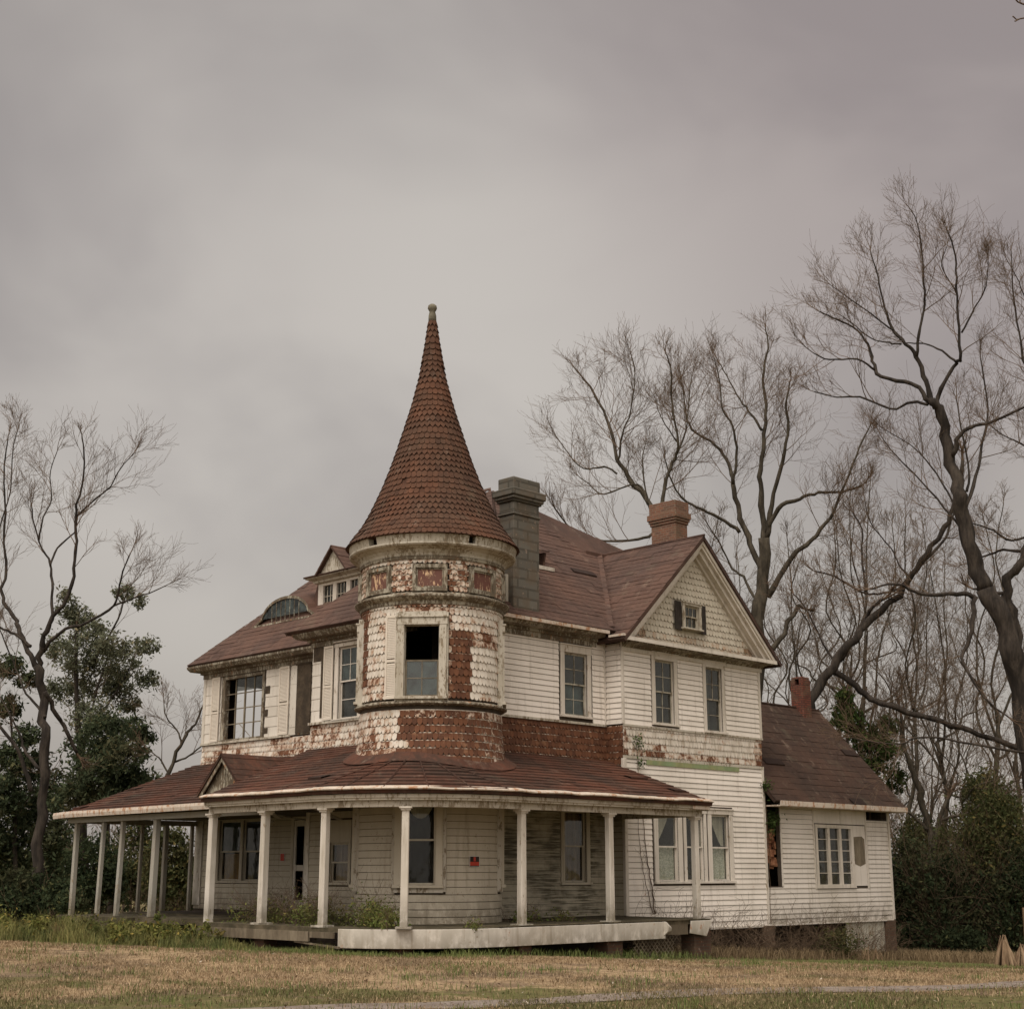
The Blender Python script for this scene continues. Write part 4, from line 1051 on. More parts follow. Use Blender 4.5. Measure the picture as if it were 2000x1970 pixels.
s.box(B0, 4.26, 5.14, -3.10, -3.05, .44, .66); s.box(B0, -3.63, -3.58, -.3, 3.7, .47, .665); s.box(B0, -3.63, -3.58, -1.1, -.35, .55, .665); s.prism([(-3.60, -1.25, .40), (-3.60, .2, .47), (-3.60, .2, .44), (-3.60, -1.25, .36)], (.05, 0, 0))
s.build('edge_board', M['wood'], house)
# piers
def pier(u, v, z0, z1, a=.36, b=.36):
    s = MB(); s.box(B0, u - a / 2, u + a / 2, v - b / 2, v + b / 2, z0, z1); s.build('brick_pier', M['pierbrick'], house, bevel=.01)
for q in ((2.65, -2.85, -.4, .655, .5, .4), (5.75, -2.85, -.6, .655, .62, .4), (-.13, -2.85, -.2, .655), (-3.3, 1.6, -.1, .655), (-3.3, 3.5, -.2, .655, .5, .5), (-2.6, -2.0, -.1, .655), (-1.9, 8.2, -.5, .575), (-1.9, 12.4, -.5, .595), (11.9, -.35, -1.0, .395, .5, .5), (18.25, -.4, -1.3, .395, .45, .45), (15.2, -.2, -1.2, .395, .4, .4)):
    pier(*q)
# lattice
def lattice(fr, a0, a1, z0, z1):
    s = MB(); st = .13; w_ = .018; n = int((a1 - a0 + (z1 - z0)) / st)
    for sg in (1, -1):
        for k in range(n + 1):
            a = a0 - (z1 - z0) + k * st if sg > 0 else a0 + k * st
            p0, p1 = (a, z0), (a + sg * (z1 - z0), z1)
            def cl(p, q):
                if q[0] == p[0]: return None
                t0 = max(0, min((a0 - p[0]) / (q[0] - p[0]), (a1 - p[0]) / (q[0] - p[0]))); t1 = min(1, max((a0 - p[0]) / (q[0] - p[0]), (a1 - p[0]) / (q[0] - p[0])))
                if t1 - t0 < .05: return None
                return (p[0] + (q[0] - p[0]) * t0, p[1] + (q[1] - p[1]) * t0), (p[0] + (q[0] - p[0]) * t1, p[1] + (q[1] - p[1]) * t1)
            r = cl(p0, p1)
            if r:
                (x0, y0), (x1, y1) = r; nn = .0 if sg > 0 else .012
                s.hexa([fr(x0 - w_, nn, y0), fr(x0 + w_, nn, y0), fr(x0 + w_, nn + .01, y0), fr(x0 - w_, nn + .01, y0), fr(x1 - w_, nn, y1), fr(x1 + w_, nn, y1), fr(x1 + w_, nn + .01, y1), fr(x1 - w_, nn + .01, y1)])
    return s.build('lattice', M['wood'], house)
lattice(FR(v=-3.0), 3.3, 4.7, -.3, .40); lattice(FR(v=-.5), 6.4, 9.0, -.6, .36)
# dark crawl space backing walls set far under the house
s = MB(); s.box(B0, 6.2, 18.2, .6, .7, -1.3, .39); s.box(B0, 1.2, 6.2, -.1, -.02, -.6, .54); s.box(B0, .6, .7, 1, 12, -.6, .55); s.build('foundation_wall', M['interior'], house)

# ------------------------------------------------------------------ side wing
ops_w = [(11.99, 12.66, 1.43, 3.72), (14.43, 17.10, 1.40, 3.18), (17.2, 18.42, 3.36, 3.70)]
s = MB(); slab(s, GW, 11.99, 18.5, .4, 3.74, ops_w)
s.box(B0, 18.37, 18.5, -.42, 4.5, .4, 3.74); s.box(B0, 11.99, 18.5, 4.5, 4.62, .4, 3.74); s.box(B0, 12, 18.3, -.4, 4.5, .42, .5); s.prism([(18.4, -.4, 3.74), (18.4, 4.5, 3.74), (18.4, 2.05, 6.5)], (.1, 0, 0))
s.box(B0, 12.0, 18.3, .7, .78, .5, 3.7)
s.build('wing_wall', M['interior'], house)
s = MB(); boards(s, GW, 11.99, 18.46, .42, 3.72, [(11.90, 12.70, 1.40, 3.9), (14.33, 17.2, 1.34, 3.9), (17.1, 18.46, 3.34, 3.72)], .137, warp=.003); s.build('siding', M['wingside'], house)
s = MB(); s.box(GW, 18.42, 18.53, .002, .04, .42, 3.72); s.box(GW, 12.66, 12.71, .002, .03, 1.43, 3.72); s.box(GW, 14.30, 14.36, .002, .03, 1.34, 3.72); s.box(GW, 17.12, 17.19, .002, .035, 1.34, 3.72); s.box(GW, 11.99, 18.46, .002, .035, .38, .42)
s.box(GW, 17.2, 18.42, .002, .02, 3.62, 3.72)
s.build('corner_board', M['trimclean'], house)
s = MB(); s.box(GW, 14.37, 15.75, .0, .025, 3.20, 3.72); s.box(GW, 15.76, 17.11, .0, .03, 3.20, 3.72); s.box(GW, 16.42, 17.10, -.02, .015, 1.42, 3.17); s.build('panel', M['wingside'], house)
s = MB(); s.prism([GW(16.46, .02, 2.05), GW(16.75, .02, 1.98), GW(17.05, .02, 2.06), GW(17.05, .02, 2.78), GW(16.9, .02, 2.86), GW(16.46, .02, 2.84)], (0, .005, 0)); s.build('bare_patch', M['wood'], house)
s = MB(); s.box(GW, 14.40, 14.50, -.1, .045, 1.42, 3.17); s.box(GW, 16.28, 16.41, -.1, .045, 1.42, 3.17); s.box(GW, 14.50, 16.28, -.1, .045, 3.07, 3.17); s.box(GW, 14.38, 16.43, -.1, .055, 1.36, 1.47)
ww = s.build('window', M['trimclean'], house); ww['label'] = 'wide three-light window of small panes in the side wing'
s = MB(); s.box(GW, 15.04, 15.16, -.07, .03, 1.47, 3.07); s.box(GW, 15.66, 15.78, -.07, .03, 1.47, 3.07)
for (a, b) in ((14.5, 15.04), (15.16, 15.66), (15.78, 16.28)):
    for k in range(1, 5): s.box(GW, a, b, -.06, -.02, 1.47 + 1.6 * k / 5 - .01, 1.47 + 1.6 * k / 5 + .01)
s.build('sash', M['trimclean'], ww)
s = MB()
for (a, b) in ((14.5, 15.04), (15.16, 15.66), (15.78, 16.28)): s.box(GW, a, b, -.045, -.041, 1.47, 3.07)
s.build('pane', M['glass'], ww)
s = MB(); s.box(GW, 15.2, 15.7, -.22, -.2, 1.5, 2.45); s.build('board', M['rubble'], ww)
s = MB()
roof_plane(s, [(11.9, -1.0, 3.75), (18.9, -1.0, 3.75), (18.9, 2.0, 6.97), (11.9, 2.0, 6.97)], e=.25, damage=.02)
roof_plane(s, [(11.9, 5.0, 3.75), (18.9, 5.0, 3.75), (18.9, 2.0, 6.97), (11.9, 2.0, 6.97)], e=.5)
s.tube([(11.9, 2.0, 7.0), (18.9, 2.0, 6.99)], .04, 6, .2)
s.build('wing_roof', M['wingroof'], house)
s = MB(); s.box(GW, 12.1, 18.92, .44, .48, 3.62, 3.76); s.box(GW, 12.0, 18.85, .0, .44, 3.60, 3.64); s.prism([(18.88, -1.0, 3.66), (18.88, 2.0, 6.88), (18.88, 2.0, 6.80), (18.88, -1.0, 3.56)], (.03, 0, 0))
s.build('fascia', M['gutter'], house)
s = MB(); s.box(B0, 17.55, 18.02, 1.7, 2.16, 6.3, 7.72)
s.box(B0, 17.55, 18.02, 1.7, 1.84, 7.72, 7.9); s.box(B0, 17.55, 18.02, 2.0, 2.16, 7.72, 7.9); s.box(B0, 17.57, 18.0, 1.72, 2.14, 7.9, 7.98); s.box(B0, 17.8, 18.02, 1.84, 2.0, 7.72, 7.9)
wc = s.build('brick_chimney', M['brickred'], house, bevel=.012); wc['label'] = 'small crumbling red brick chimney on the side wing'
# rubble hanging in the open bay of the wing
s = MB()
for k in range(60):
    a = random.uniform(12.02, 12.62); z = random.uniform(1.9, 2.95); n = random.uniform(-.35, -.14); w_ = random.uniform(.03, .12)
    s.hexa([GW(a - w_, n, z), GW(a + w_, n + .03, z - .02), GW(a + w_, n + .06, z), GW(a - w_, n + .05, z), GW(a - w_ * .7, n, z + .2), GW(a + w_ * .8, n, z + .16), GW(a + w_, n + .04, z + .2), GW(a - w_, n + .03, z + .18)])
s.build('debris', M['rubble'], house)
s = MB(); s.box(GW, 12.05, 12.5, -.5, -.48, 2.6, 3.7); s.build('panel', M['wood'], house)
# weathered boards closing the crawl space at the wing's far end
s = MB(); a = 15.9
while a < 17.95:
    w_ = random.uniform(.16, .26); s.box(GW, a, a + w_ - .01, -.08, -.05 + random.uniform(0, .01), -1.25, .39); a += w_
s.build('skirting', m_paint('flaking_skirting', col=(.46, .43, .35, 1), peel=.66, dirt=1, streak=1), house)

# ------------------------------------------------------------------ notices
def notice(name, fr, w_, h_, label, red_only=False):
    e = empty(name, (0, 0, 0), 0, label, 'notice', None)
    e.location = (TX, TY, 0); e.rotation_euler = (0, 0, R(45))
    s = MB(); s.box(fr, -w_ / 2, w_ / 2, 0, .004, 0, h_); s.build('backing', M_SIGNW, e)
    s = MB()
    if not red_only:
        s.box(fr, -w_ / 2 + .012, w_ / 2 - .012, .004, .006, h_ * .47, h_ - .012); s.box(fr, -w_ / 2 + .012, w_ / 2 - .012, .004, .006, .012, h_ * .14); s.build('black_field', M['shutterdark'], e)
        s = MB(); s.box(fr, -w_ / 2 + .012, w_ / 2 - .012, .004, .006, h_ * .14, h_ * .47); s.box(fr, -.028, .028, .0065, .008, h_ * .52, h_ * .9); s.build('red_band', M_SIGNR, e)
    else:
        s.box(fr, -w_ / 2 + .014, w_ / 2 - .014, .004, .006, .014, h_ - .014); s.build('red_band', M_SIGNR, e)
t = NT('sign_white'); M_SIGNW = t.done(t.bsdf((.55, .5, .45, 1), .5)); t = NT('sign_red'); M_SIGNR = t.done(t.bsdf((.42, .04, .02, 1), .5))
P36 = TAN(36.5, 1.655)
notice('notice_sign', lambda a, n, z: P36(a, n, z + 1.93), .27, .23, 'small black and red notice nailed to the round ground-floor wall of the turret')
notice('notice_sign', lambda a, n, z: LW(8.32 - a, n + .035, z + 2.10), .2, .22, 'small faded red notice on the clapboards beside the porch door', True)
# ================================================================== GROUND
def ground_z(x, y):
    x = np.asarray(x, dtype=float); y = np.asarray(y, dtype=float)
    def ss(t): t = np.clip(t, 0, 1); return t * t * (3 - 2 * t)
    z = .27 * ss((y - 18) / 9.5) - .0393 * np.clip(y - 28.5, 0, 34)
    z = z - .0266 * np.clip(x + 2, -16, 22) * ss((y - 20) / 12)
    z = z + .018 * np.sin(x * .9 + y * .35) * np.sin(y * .8 - x * .2) + .008 * np.sin(x * 2.7 + 1) * np.sin(y * 3.1)
    return z
xs = np.unique(np.concatenate([np.linspace(-1500, -60, 10), np.linspace(-60, -16, 23), np.linspace(-16, 20, 145), np.linspace(20, 60, 21), np.linspace(60, 1500, 10)]))
ys = np.unique(np.concatenate([np.linspace(-400, 0, 8), np.linspace(0, 16, 17), np.linspace(16, 48, 129), np.linspace(48, 100, 27), np.linspace(100, 2500, 12)]))
X, Y = np.meshgrid(xs, ys); Z = ground_z(X, Y)
V = np.stack([X.ravel(), Y.ravel(), Z.ravel()], 1); nx, ny = len(xs), len(ys)
ii = (np.arange(ny - 1)[:, None] * nx + np.arange(nx - 1)[None, :]).ravel()
F = np.stack([ii, ii + 1, ii + nx + 1, ii + nx], 1)
def grass_color(t, blades):
    sx = t.n('ShaderNodeSeparateXYZ'); t.L(t.co, sx.inputs[0]); y = sx.outputs[1]; x = sx.outputs[0]
    n1 = t.noise(.42, 5, .62, t.mapv((.55, 1, 0))); n2 = t.noise(2.6, 5, .66, t.mapv((.6, 1, 0), (3, 7, 0))); 
    g = t.math('ADD', t.math('MULTIPLY', n1, 1.25), t.math('ADD', t.math('MULTIPLY', n2, .75), -.25))
    near = t.ramp(y, 23.8, 20.4); g = t.math('ADD', g, t.math('MULTIPLY', near, .32))
    right = t.ramp(x, 1., 9.); g = t.math('ADD', g, t.math('MULTIPLY', right, .10))
    left = t.ramp(y, 31.5, 35.); g = t.math('ADD', g, t.math('MULTIPLY', left, .25))
    green = t.math('MULTIPLY', t.ramp(g, .82, .98), .9)
    straw = t.mix(t.ramp(t.noise(5, 5, .65, t.mapv((1, 1, 0))), .3, .7), (.40, .285, .17, 1), (.24, .17, .10, 1))
    straw = t.mix(t.math('MULTIPLY', t.ramp(t.noise(.55, 5, .65, t.mapv((.6, 1, 0), (9, 2, 0))), .48, .68), .85), straw, (.135, .10, .068, 1))
    gr = t.mix(t.ramp(t.noise(3, 4, .6, t.mapv((1, 1, 0), (4, 4, 0))), .3, .7), (.07, .078, .026, 1), (.14, .125, .05, 1))
    return t.mix(green, straw, gr), green
t = NT('lawn'); c, g = grass_color(t, False); c = t.mix(t.math('MULTIPLY', t.ramp(t.noise(16, 5, .7), .45, .75), .6), c, (.09, .065, .04, 1))
c = t.mix(t.math('MULTIPLY', t.ramp(t.noise(.9, 6, .7, t.mapv((.7, 1, 0), (2, 8, 0))), .52, .62), .8), c, (.15, .105, .07, 1))
M['lawn'] = t.done(t.bsdf(c, .95, t.bump(t.noise(24, 5, .7), .8, .03), .05))
t = NT('grass_blade'); c, g = grass_color(t, True); isl = t.island()
c = t.mix(t.math('MULTIPLY', isl, .55), c, (.10, .075, .04, 1)); c = t.mix(t.ramp(isl, .86, .96), c, (.42, .31, .19, 1))
M['blade'] = t.done(t.bsdf(c, .8, None, .1))
g_ = np_mesh('ground', V, F, M['lawn'], smooth=True); tag(g_, kind='structure')

def blades(name, X, Y, H, W, mat, lean=.35, z0=None, droop=.3):
    "two-quad bent blades"
    n = len(X); Zb = ground_z(X, Y) if z0 is None else z0
    a = RNG.uniform(0, 2 * np.pi, n); dx, dy = np.cos(a), np.sin(a); la = RNG.uniform(0, 2 * np.pi, n); l = RNG.uniform(.1, 1, n) * lean * H
    lx, ly = np.cos(la) * l, np.sin(la) * l
    hw = W / 2
    P = np.empty((n, 5, 3), dtype=np.float32)
    P[:, 0] = np.stack([X - dx * hw, Y - dy * hw, Zb - .01], 1); P[:, 1] = np.stack([X + dx * hw, Y + dy * hw, Zb - .01], 1)
    P[:, 2] = np.stack([X + dx * hw * .8 + lx * .4, Y + dy * hw * .8 + ly * .4, Zb + H * .6], 1); P[:, 3] = np.stack([X - dx * hw * .8 + lx * .4, Y - dy * hw * .8 + ly * .4, Zb + H * .6], 1)
    P[:, 4] = np.stack([X + lx, Y + ly, Zb + H * (1 - droop * RNG.uniform(0, 1, n))], 1)
    b = np.arange(n) * 5
    F = np.concatenate([np.stack([b, b + 1, b + 2], 1), np.stack([b, b + 2, b + 3], 1), np.stack([b + 3, b + 2, b + 4], 1)])
    return np_mesh(name, P.reshape(-1, 3), F, mat)
def house_mask(X, Y):
    dx, dy = X - TX, Y - TY; u = S2 * (dx + dy); v = S2 * (dy - dx)
    return ~(((u > -3.3) & (v > -2.8) & (u < 6.2)) | ((u > 0) & (v > -.4)) | ((u > -2) & (v > 3)))
def scatter(n, y0, y1, x0=-.40, x1=.40):
    Y = np.sqrt(RNG.uniform(y0 ** 2, y1 ** 2, n)); X = Y * RNG.uniform(x0, x1, n); return X, Y
def path_y(x): return 20.55 + .325 * (x + 2.0) + .12 * np.sin(x * .8)
# lawn, short
X, Y = scatter(400000, 18.2, 36, -.50, .50); k = house_mask(X, Y)
bare = np.sin(X * .8 + 1.3 * np.sin(Y * .5)) * np.sin(Y * .9 + X * .25) + .4 * np.sin(X * 2.3 + Y * 1.7) * np.sin(Y * 2.9 - X); k &= RNG.uniform(0, 1, len(X)) < np.clip(.25 + 1.0 * (bare + .5), .07, 1)
dpt = np.abs(Y - path_y(X)); k &= (dpt > .42) | (RNG.uniform(0, 1, len(X)) < .10) | ((X > -.2) & (X < 4.6)); X, Y = X[k], Y[k]
tag(blades('lawn_grass', X, Y, RNG.uniform(.02, .065, len(X)) * (1 + (Y < 22.5) * .25), RNG.uniform(.006, .014, len(X)), M['blade'], lean=.9), 'short straw coloured and green grass of the mown lawn', 'grass', kind='stuff')
# scattered green tufts
TXs, TYs, TH = [], [], []
for i in range(230):
    y = random.uniform(19.3, 31) ; x = y * random.uniform(-.38, .38)
    if not house_mask(np.array([x]), np.array([y]))[0]: continue
    if abs(y - path_y(x)) < .5: continue
    big = random.random() < .2; n = random.randint(14, 40); sp = random.uniform(.05, .22)
    TXs += [x + random.gauss(0, sp * 2) for _ in range(n)]; TYs += [y + random.gauss(0, sp) for _ in range(n)]; TH += [random.uniform(.06, .15) * (1.35 if big else 1) for _ in range(n)]
for cx_, cy_, n, sx_, sy_ in ((-4.3, 29.3, 900, .9, .25), (-2.6, 28.6, 1400, 1.3, .22), (3.8, 35.5, 700, .9, .5), (6.6, 32.5, 500, 1.2, .5), (10.5, 36, 1200, 2.2, .7)):
    TXs += list(RNG.normal(cx_, sx_, n)); TYs += list(RNG.normal(cy_, sy_, n)); TH += list(RNG.uniform(.05, .14, n))
t = NT('green_tuft'); isl = t.island(); c = t.mix(isl, (.07, .10, .028, 1), (.16, .17, .055, 1)); M['tuft'] = t.done(t.bsdf(c, .7, None, .15))
TXs, TYs, TH = map(np.array, (TXs, TYs, TH)); k = house_mask(TXs, TYs); 
tag(blades('grass_tufts', TXs[k], TYs[k], TH[k], np.full(k.sum(), .010), M['tuft'], lean=.6), 'loose green tufts growing up through the straw coloured lawn', 'grass', kind='stuff')
# fallen leaves and bits of twig
X, Y = scatter(5200, 18.6, 31); k = house_mask(X, Y); X, Y = X[k], Y[k]; n = len(X); Zg = ground_z(X, Y) + RNG.uniform(.005, .045, n)
a = RNG.uniform(0, 6.28, n); L_ = RNG.uniform(.012, .045, n); w_ = L_ * RNG.uniform(.15, .6, n); c_, s_ = np.cos(a), np.sin(a); tz = RNG.uniform(-.015, .02, n)
P4 = np.stack([np.stack([X - c_ * L_, Y - s_ * L_, Zg - tz], 1), np.stack([X + s_ * w_, Y - c_ * w_, Zg + .006], 1), np.stack([X + c_ * L_, Y + s_ * L_, Zg + tz], 1), np.stack([X - s_ * w_, Y + c_ * w_, Zg + .004], 1)], 1)
t = NT('fallen_leaf'); isl = t.island(); c = t.mix(isl, (.06, .035, .02, 1), (.22, .13, .07, 1)); c = t.mix(t.ramp(isl, .93, .97), c, (.42, .36, .28, 1)); M['fallen'] = t.done(t.bsdf(c, .8, None, .1))
tag(np_mesh('fallen_leaves', P4.reshape(-1, 3), np.arange(n * 4).reshape(-1, 4), M['fallen']), 'brown fallen leaves and bits of twig scattered over the lawn', 'leaves', kind='stuff')
# path
px_ = np.linspace(-5.5, 16, 91); rows = []
for off in (-.40, -.2, 0, .2, .40): rows.append(np.stack([px_, path_y(px_) + off * (1 + .12 * np.sin(px_ * 3 + off * 9)), ground_z(px_, path_y(px_) + off) + .012], 1))
V = np.concatenate(rows); n = len(px_); ii = (np.arange(4)[:, None] * n + np.arange(n - 1)[None, :]).ravel()
M['path'] = m_plain('worn_path', (.16, .125, .10, 1), (.25, .205, .17, 1), 3, 6, .95, bump=.8, bscale=50)
tag(np_mesh('path', V, np.stack([ii, ii + 1, ii + n + 1, ii + n], 1), M['path'], smooth=True), kind='structure')

# tall weeds on the left
def weeds(name, n, x0, x1, y0, y1, h0, h1, mat, label, edge=None, w=.012, lean=.5):
    X = RNG.uniform(x0, x1, n); Y = RNG.uniform(y0, y1, n)
    if edge is not None: k = edge(X, Y); X, Y = X[k], Y[k]
    H = RNG.uniform(h0, h1, len(X)) * (.35 + .85 * (np.sin(X * 1.7) * np.sin(Y * 2.1 + X) * .5 + .5)) * (.8 + .35 * np.sin(X * 5.1 + Y * 3.3))
    return tag(blades(name, X, Y, H, np.full(len(X), w), mat, lean=lean), label, 'weeds', kind='stuff')
t = NT('yellow_weed'); isl = t.island(); c = t.mix(isl, (.09, .10, .03, 1), (.25, .22, .085, 1)); c = t.mix(t.math('MULTIPLY', t.ramp(t.noise(1.1, 5, .65), .42, .6), .85), c, (.045, .06, .02, 1)); c = t.mix(t.ramp(t.noise(1.7, 4, .6, w=3), .58, .7), c, (.17, .12, .065, 1)); M['weed'] = t.done(t.bsdf(c, .8, None, .1))
t = NT('dry_weed'); isl = t.island(); c = t.mix(isl, (.11, .075, .04, 1), (.26, .19, .11, 1)); M['dryweed'] = t.done(t.bsdf(c, .85, None, .1))
weeds('tall_weeds', 75000, -17.5, -6.0, 31.5, 41.5, .18, .70, M['weed'], 'tall yellow-green weeds growing in front of the left end of the porch', lambda X, Y: (Y > 29.3 - (X + 4) * .45 + .25 * np.sin(X * 2.3)) & house_mask(X, Y))
weeds('porch_weeds', 12000, -7.2, -3.4, 28.9, 33.4, .06, .34, M['weed'], 'ragged green weeds sprouting under the grey edge board of the porch', lambda X, Y: (Y > 28.95 - (X + 4) * .45) & (Y < 29.7 - (X + 4) * .93))
def uvband(n, u0, u1, v0, v1):
    u = RNG.uniform(u0, u1, n); v = RNG.uniform(v0, v1, n); return TX + S2 * (u - v), TY + S2 * (u + v)
X1, Y1 = uvband(9000, 6.2, 19.5, -1.7, -.2); X2 = RNG.uniform(11.8, 19, 14000); Y2 = RNG.uniform(42.5, 48, 14000) 
k = Y2 > 41.2 + (X2 - 11) * .1; X1 = np.concatenate([X1, X2[k]]); Y1 = np.concatenate([Y1, Y2[k]])
tag(blades('dry_undergrowth', X1, Y1, RNG.uniform(.08, .42, len(X1)), np.full(len(X1), .014), M['dryweed'], lean=.8), 'dry brown undergrowth along the foot of the side wing and the thicket', 'weeds', kind='stuff')
X1, Y1 = uvband(1500, -2.4, 5.8, -3.3, -2.9)
tag(blades('skirt_weeds', X1, Y1, RNG.uniform(.05, .25, len(X1)), np.full(len(X1), .012), M['tuft'], lean=.8), 'sparse green weeds at the foot of the white porch skirt', 'weeds', kind='stuff')
# ================================================================== TREES
def gnd(x, y): return float(ground_z(x, y))
class Crown:
    def __init__(s): s.P0 = []; s.P1 = []; s.A = []; s.B = []
    def seg(s, p, q, a, b): s.P0.append(p); s.P1.append(q); s.A.append(a); s.B.append(b)
    def mesh(s, name, mat, parent):
        P0 = np.array(s.P0); P1 = np.array(s.P1); A = np.array(s.A); B = np.array(s.B); n = len(A)
        D = P1 - P0; D /= np.maximum(np.linalg.norm(D, axis=1, keepdims=True), 1e-6)
        ref = np.tile(np.array([.31, .22, .92]), (n, 1)); U = np.cross(D, ref); U /= np.maximum(np.linalg.norm(U, axis=1, keepdims=True), 1e-6); W = np.cross(D, U)
        V = np.empty((n, 6, 3))
        for k in range(3):
            t = 2 * math.pi * k / 3; o = U * math.cos(t) + W * math.sin(t)
            V[:, k] = P0 + o * A[:, None]; V[:, 3 + k] = P1 + o * B[:, None]
        b = np.arange(n) * 6
        F = np.concatenate([np.stack([b + k, b + (k + 1) % 3, b + 3 + (k + 1) % 3, b + 3 + k], 1) for k in range(3)])
        return np_mesh(name, V.reshape(-1, 3), F, mat, parent, smooth=True)
U_ = random.uniform; SQ = math.sqrt
def norm(v):
    l = SQ(v[0] * v[0] + v[1] * v[1] + v[2] * v[2]) or 1; return (v[0] / l, v[1] / l, v[2] / l)
def grow(cr, p, d, L, r, lev, up=.05, wig=.16, rmin=.007, dens=1., maxlev=4):
    ns = 6 if lev < 2 else 5 if lev == 2 else 4; sl = L / ns
    for i in range(ns):
        d = norm((d[0] + U_(-wig, wig), d[1] + U_(-wig, wig), d[2] + U_(-wig, wig) + up))
        q = (p[0] + d[0] * sl, p[1] + d[1] * sl, p[2] + d[2] * sl)
        r1 = max(rmin * .75, r * (1 - .62 * (i + 1) / ns)); r0_ = max(rmin * .75, r * (1 - .62 * i / ns)); cr.seg(p, q, r0_, r1)
        if lev < maxlev and (i >= 1 or lev > 1) and U_(0, 1) < dens * (.95 if lev < 3 else .7):
            # side shoot
            ang = U_(.38, .80); ax = norm((U_(-1, 1), U_(-1, 1), U_(-1, 1))); dt = ax[0] * d[0] + ax[1] * d[1] + ax[2] * d[2]
            ax = norm((ax[0] - d[0] * dt, ax[1] - d[1] * dt, ax[2] - d[2] * dt)); c, s_ = math.cos(ang), math.sin(ang)
            nd = (d[0] * c + ax[0] * s_, d[1] * c + ax[1] * s_, d[2] * c + ax[2] * s_)
            grow(cr, q, nd, L * U_(.45, .80), max(rmin, r1 * .66), lev + 1, up, wig * 1.08, rmin, dens, maxlev)
        p = q
def catmull(P, Rr, sub=4):
    out = []; rr = []; n = len(P)
    for i in range(n - 1):
        p0, p1, p2, p3 = P[max(i - 1, 0)], P[i], P[i + 1], P[min(i + 2, n - 1)]
        for k in range(sub):
            t = k / sub; t2, t3 = t * t, t * t * t
            out.append(.5 * ((2 * p1) + (p2 - p0) * t + (2 * p0 - 5 * p1 + 4 * p2 - p3) * t2 + (3 * p1 - 3 * p2 + p3 - p0) * t3)); rr.append(Rr[i] + (Rr[i + 1] - Rr[i]) * t)
    out.append(P[-1]); rr.append(Rr[-1]); return out, rr
def limb(mb, cr, pts, Y, w0, w1, dy=0., twig=1., up=.07, L=(1.0, 2.7), start=.2, sides=8, maxlev=3, dens=1., rmin=.0048, step=.23, tip=True, seed=None):
    "pts: traced pixels; Y distance (drifting by dy to the tip); w0..w1 width in photo pixels"
    n = len(pts); P = []
    for i, (x, y) in enumerate(pts):
        t = i / (n - 1); P.append(at(x, y, Y + dy * t + (random.uniform(-.15, .15) if 0 < i < n - 1 else 0)))
    px = Y / FPX; Rr = [max(.010, .40 * px * (w0 + (w1 - w0) * (i / (n - 1)) ** .8)) for i in range(n)]
    C, rr = catmull(P, Rr, 4); rr = [q * U_(.9, 1.14) for q in rr]
    for i in range(1, len(C) - 1): C[i] = C[i] + Vector((random.gauss(0, 1), random.gauss(0, 1), random.gauss(0, 1))) * min(.05, rr[i] * .35)
    mb.tube(C, rr, sides)
    if twig:
        tot = 0; m = len(C)
        for i in range(1, m):
            sgm = C[i] - C[i - 1]; tot += sgm.length
            if i / m < start: tot = 0; continue
            while tot > step / twig:
                tot -= step / twig; d = sgm.normalized(); t = i / m
                ax = Vector((U_(-1, 1), U_(-1, 1), U_(-1, 1))); ax = (ax - d * ax.dot(d)).normalized(); ang = U_(.5, 1.05); nd = d * math.cos(ang) + ax * math.sin(ang)
                ll = U_(*L) * (1.08 - .80 * t)
                grow(cr, tuple(C[i]), tuple(nd), ll, min(rr[i] * .6, .006 + ll * .008), 1, up, .17, rmin, dens, maxlev + (1 if random.random() < .15 else 0))
        if tip:
            d = (C[-1] - C[-3]).normalized()
            for k in range(2): grow(cr, tuple(C[-1]), norm((d.x + U_(-.3, .3), d.y + U_(-.3, .3), d.z + U_(-.1, .3))), U_(*L) * .32, rr[-1], 1, up, .15, rmin, dens, maxlev)
    return C, rr
def tree(name, label, base_px, Y, group=None):
    b = at(base_px[0], base_px[1], Y); return empty(name, (0, 0, 0), 0, label, 'tree', group)
def finish(e, mb, cr, bark='bark', twig='twig'):
    mb.build('trunk', M[bark], e, smooth=True)
    if cr.P0: cr.mesh('crown', M[twig], e)

random.seed(21)
G = 'bare trees behind the house'
# -- tree behind the brick chimney
e = tree('bare_tree', 'bare tree whose limbs rise left and right behind the brick chimney above the gable', (1290, 1400), 50); mb, cr = MB(), Crown(); Y = 50
limb(mb, cr, [(1300, 1560), (1292, 1300), (1290, 1150), (1288, 1060)], Y, 34, 24, twig=0)
limb(mb, cr, [(1288, 1062), (1268, 985), (1232, 938), (1207, 898), (1190, 830), (1165, 775), (1140, 740), (1120, 715)], Y, 16, 3, 1.5, 1., start=.25)
limb(mb, cr, [(1207, 898), (1215, 850), (1232, 800), (1240, 730), (1232, 690)], Y, 6, 2, -1, 1., start=.1)
limb(mb, cr, [(1205, 925), (1180, 912), (1140, 915), (1110, 885), (1085, 850)], Y, 6, 2, 1, .9, start=.2)
limb(mb, cr, [(1288, 1062), (1292, 985), (1302, 935), (1318, 895), (1325, 860), (1312, 790), (1310, 720), (1300, 690)], Y, 13, 3, -1.5, 1., start=.2)
limb(mb, cr, [(1318, 895), (1340, 840), (1345, 780), (1352, 730)], Y, 6, 2, 1, 1., start=.1)
limb(mb, cr, [(1325, 865), (1300, 830), (1285, 800)], Y, 4, 2, 0, 1., start=.1)
limb(mb, cr, [(1280, 1040), (1245, 1054), (1165, 1055), (1128, 1043), (1100, 1015), (1082, 990)], Y, 8, 3, -1, .8, start=.15, up=.14)
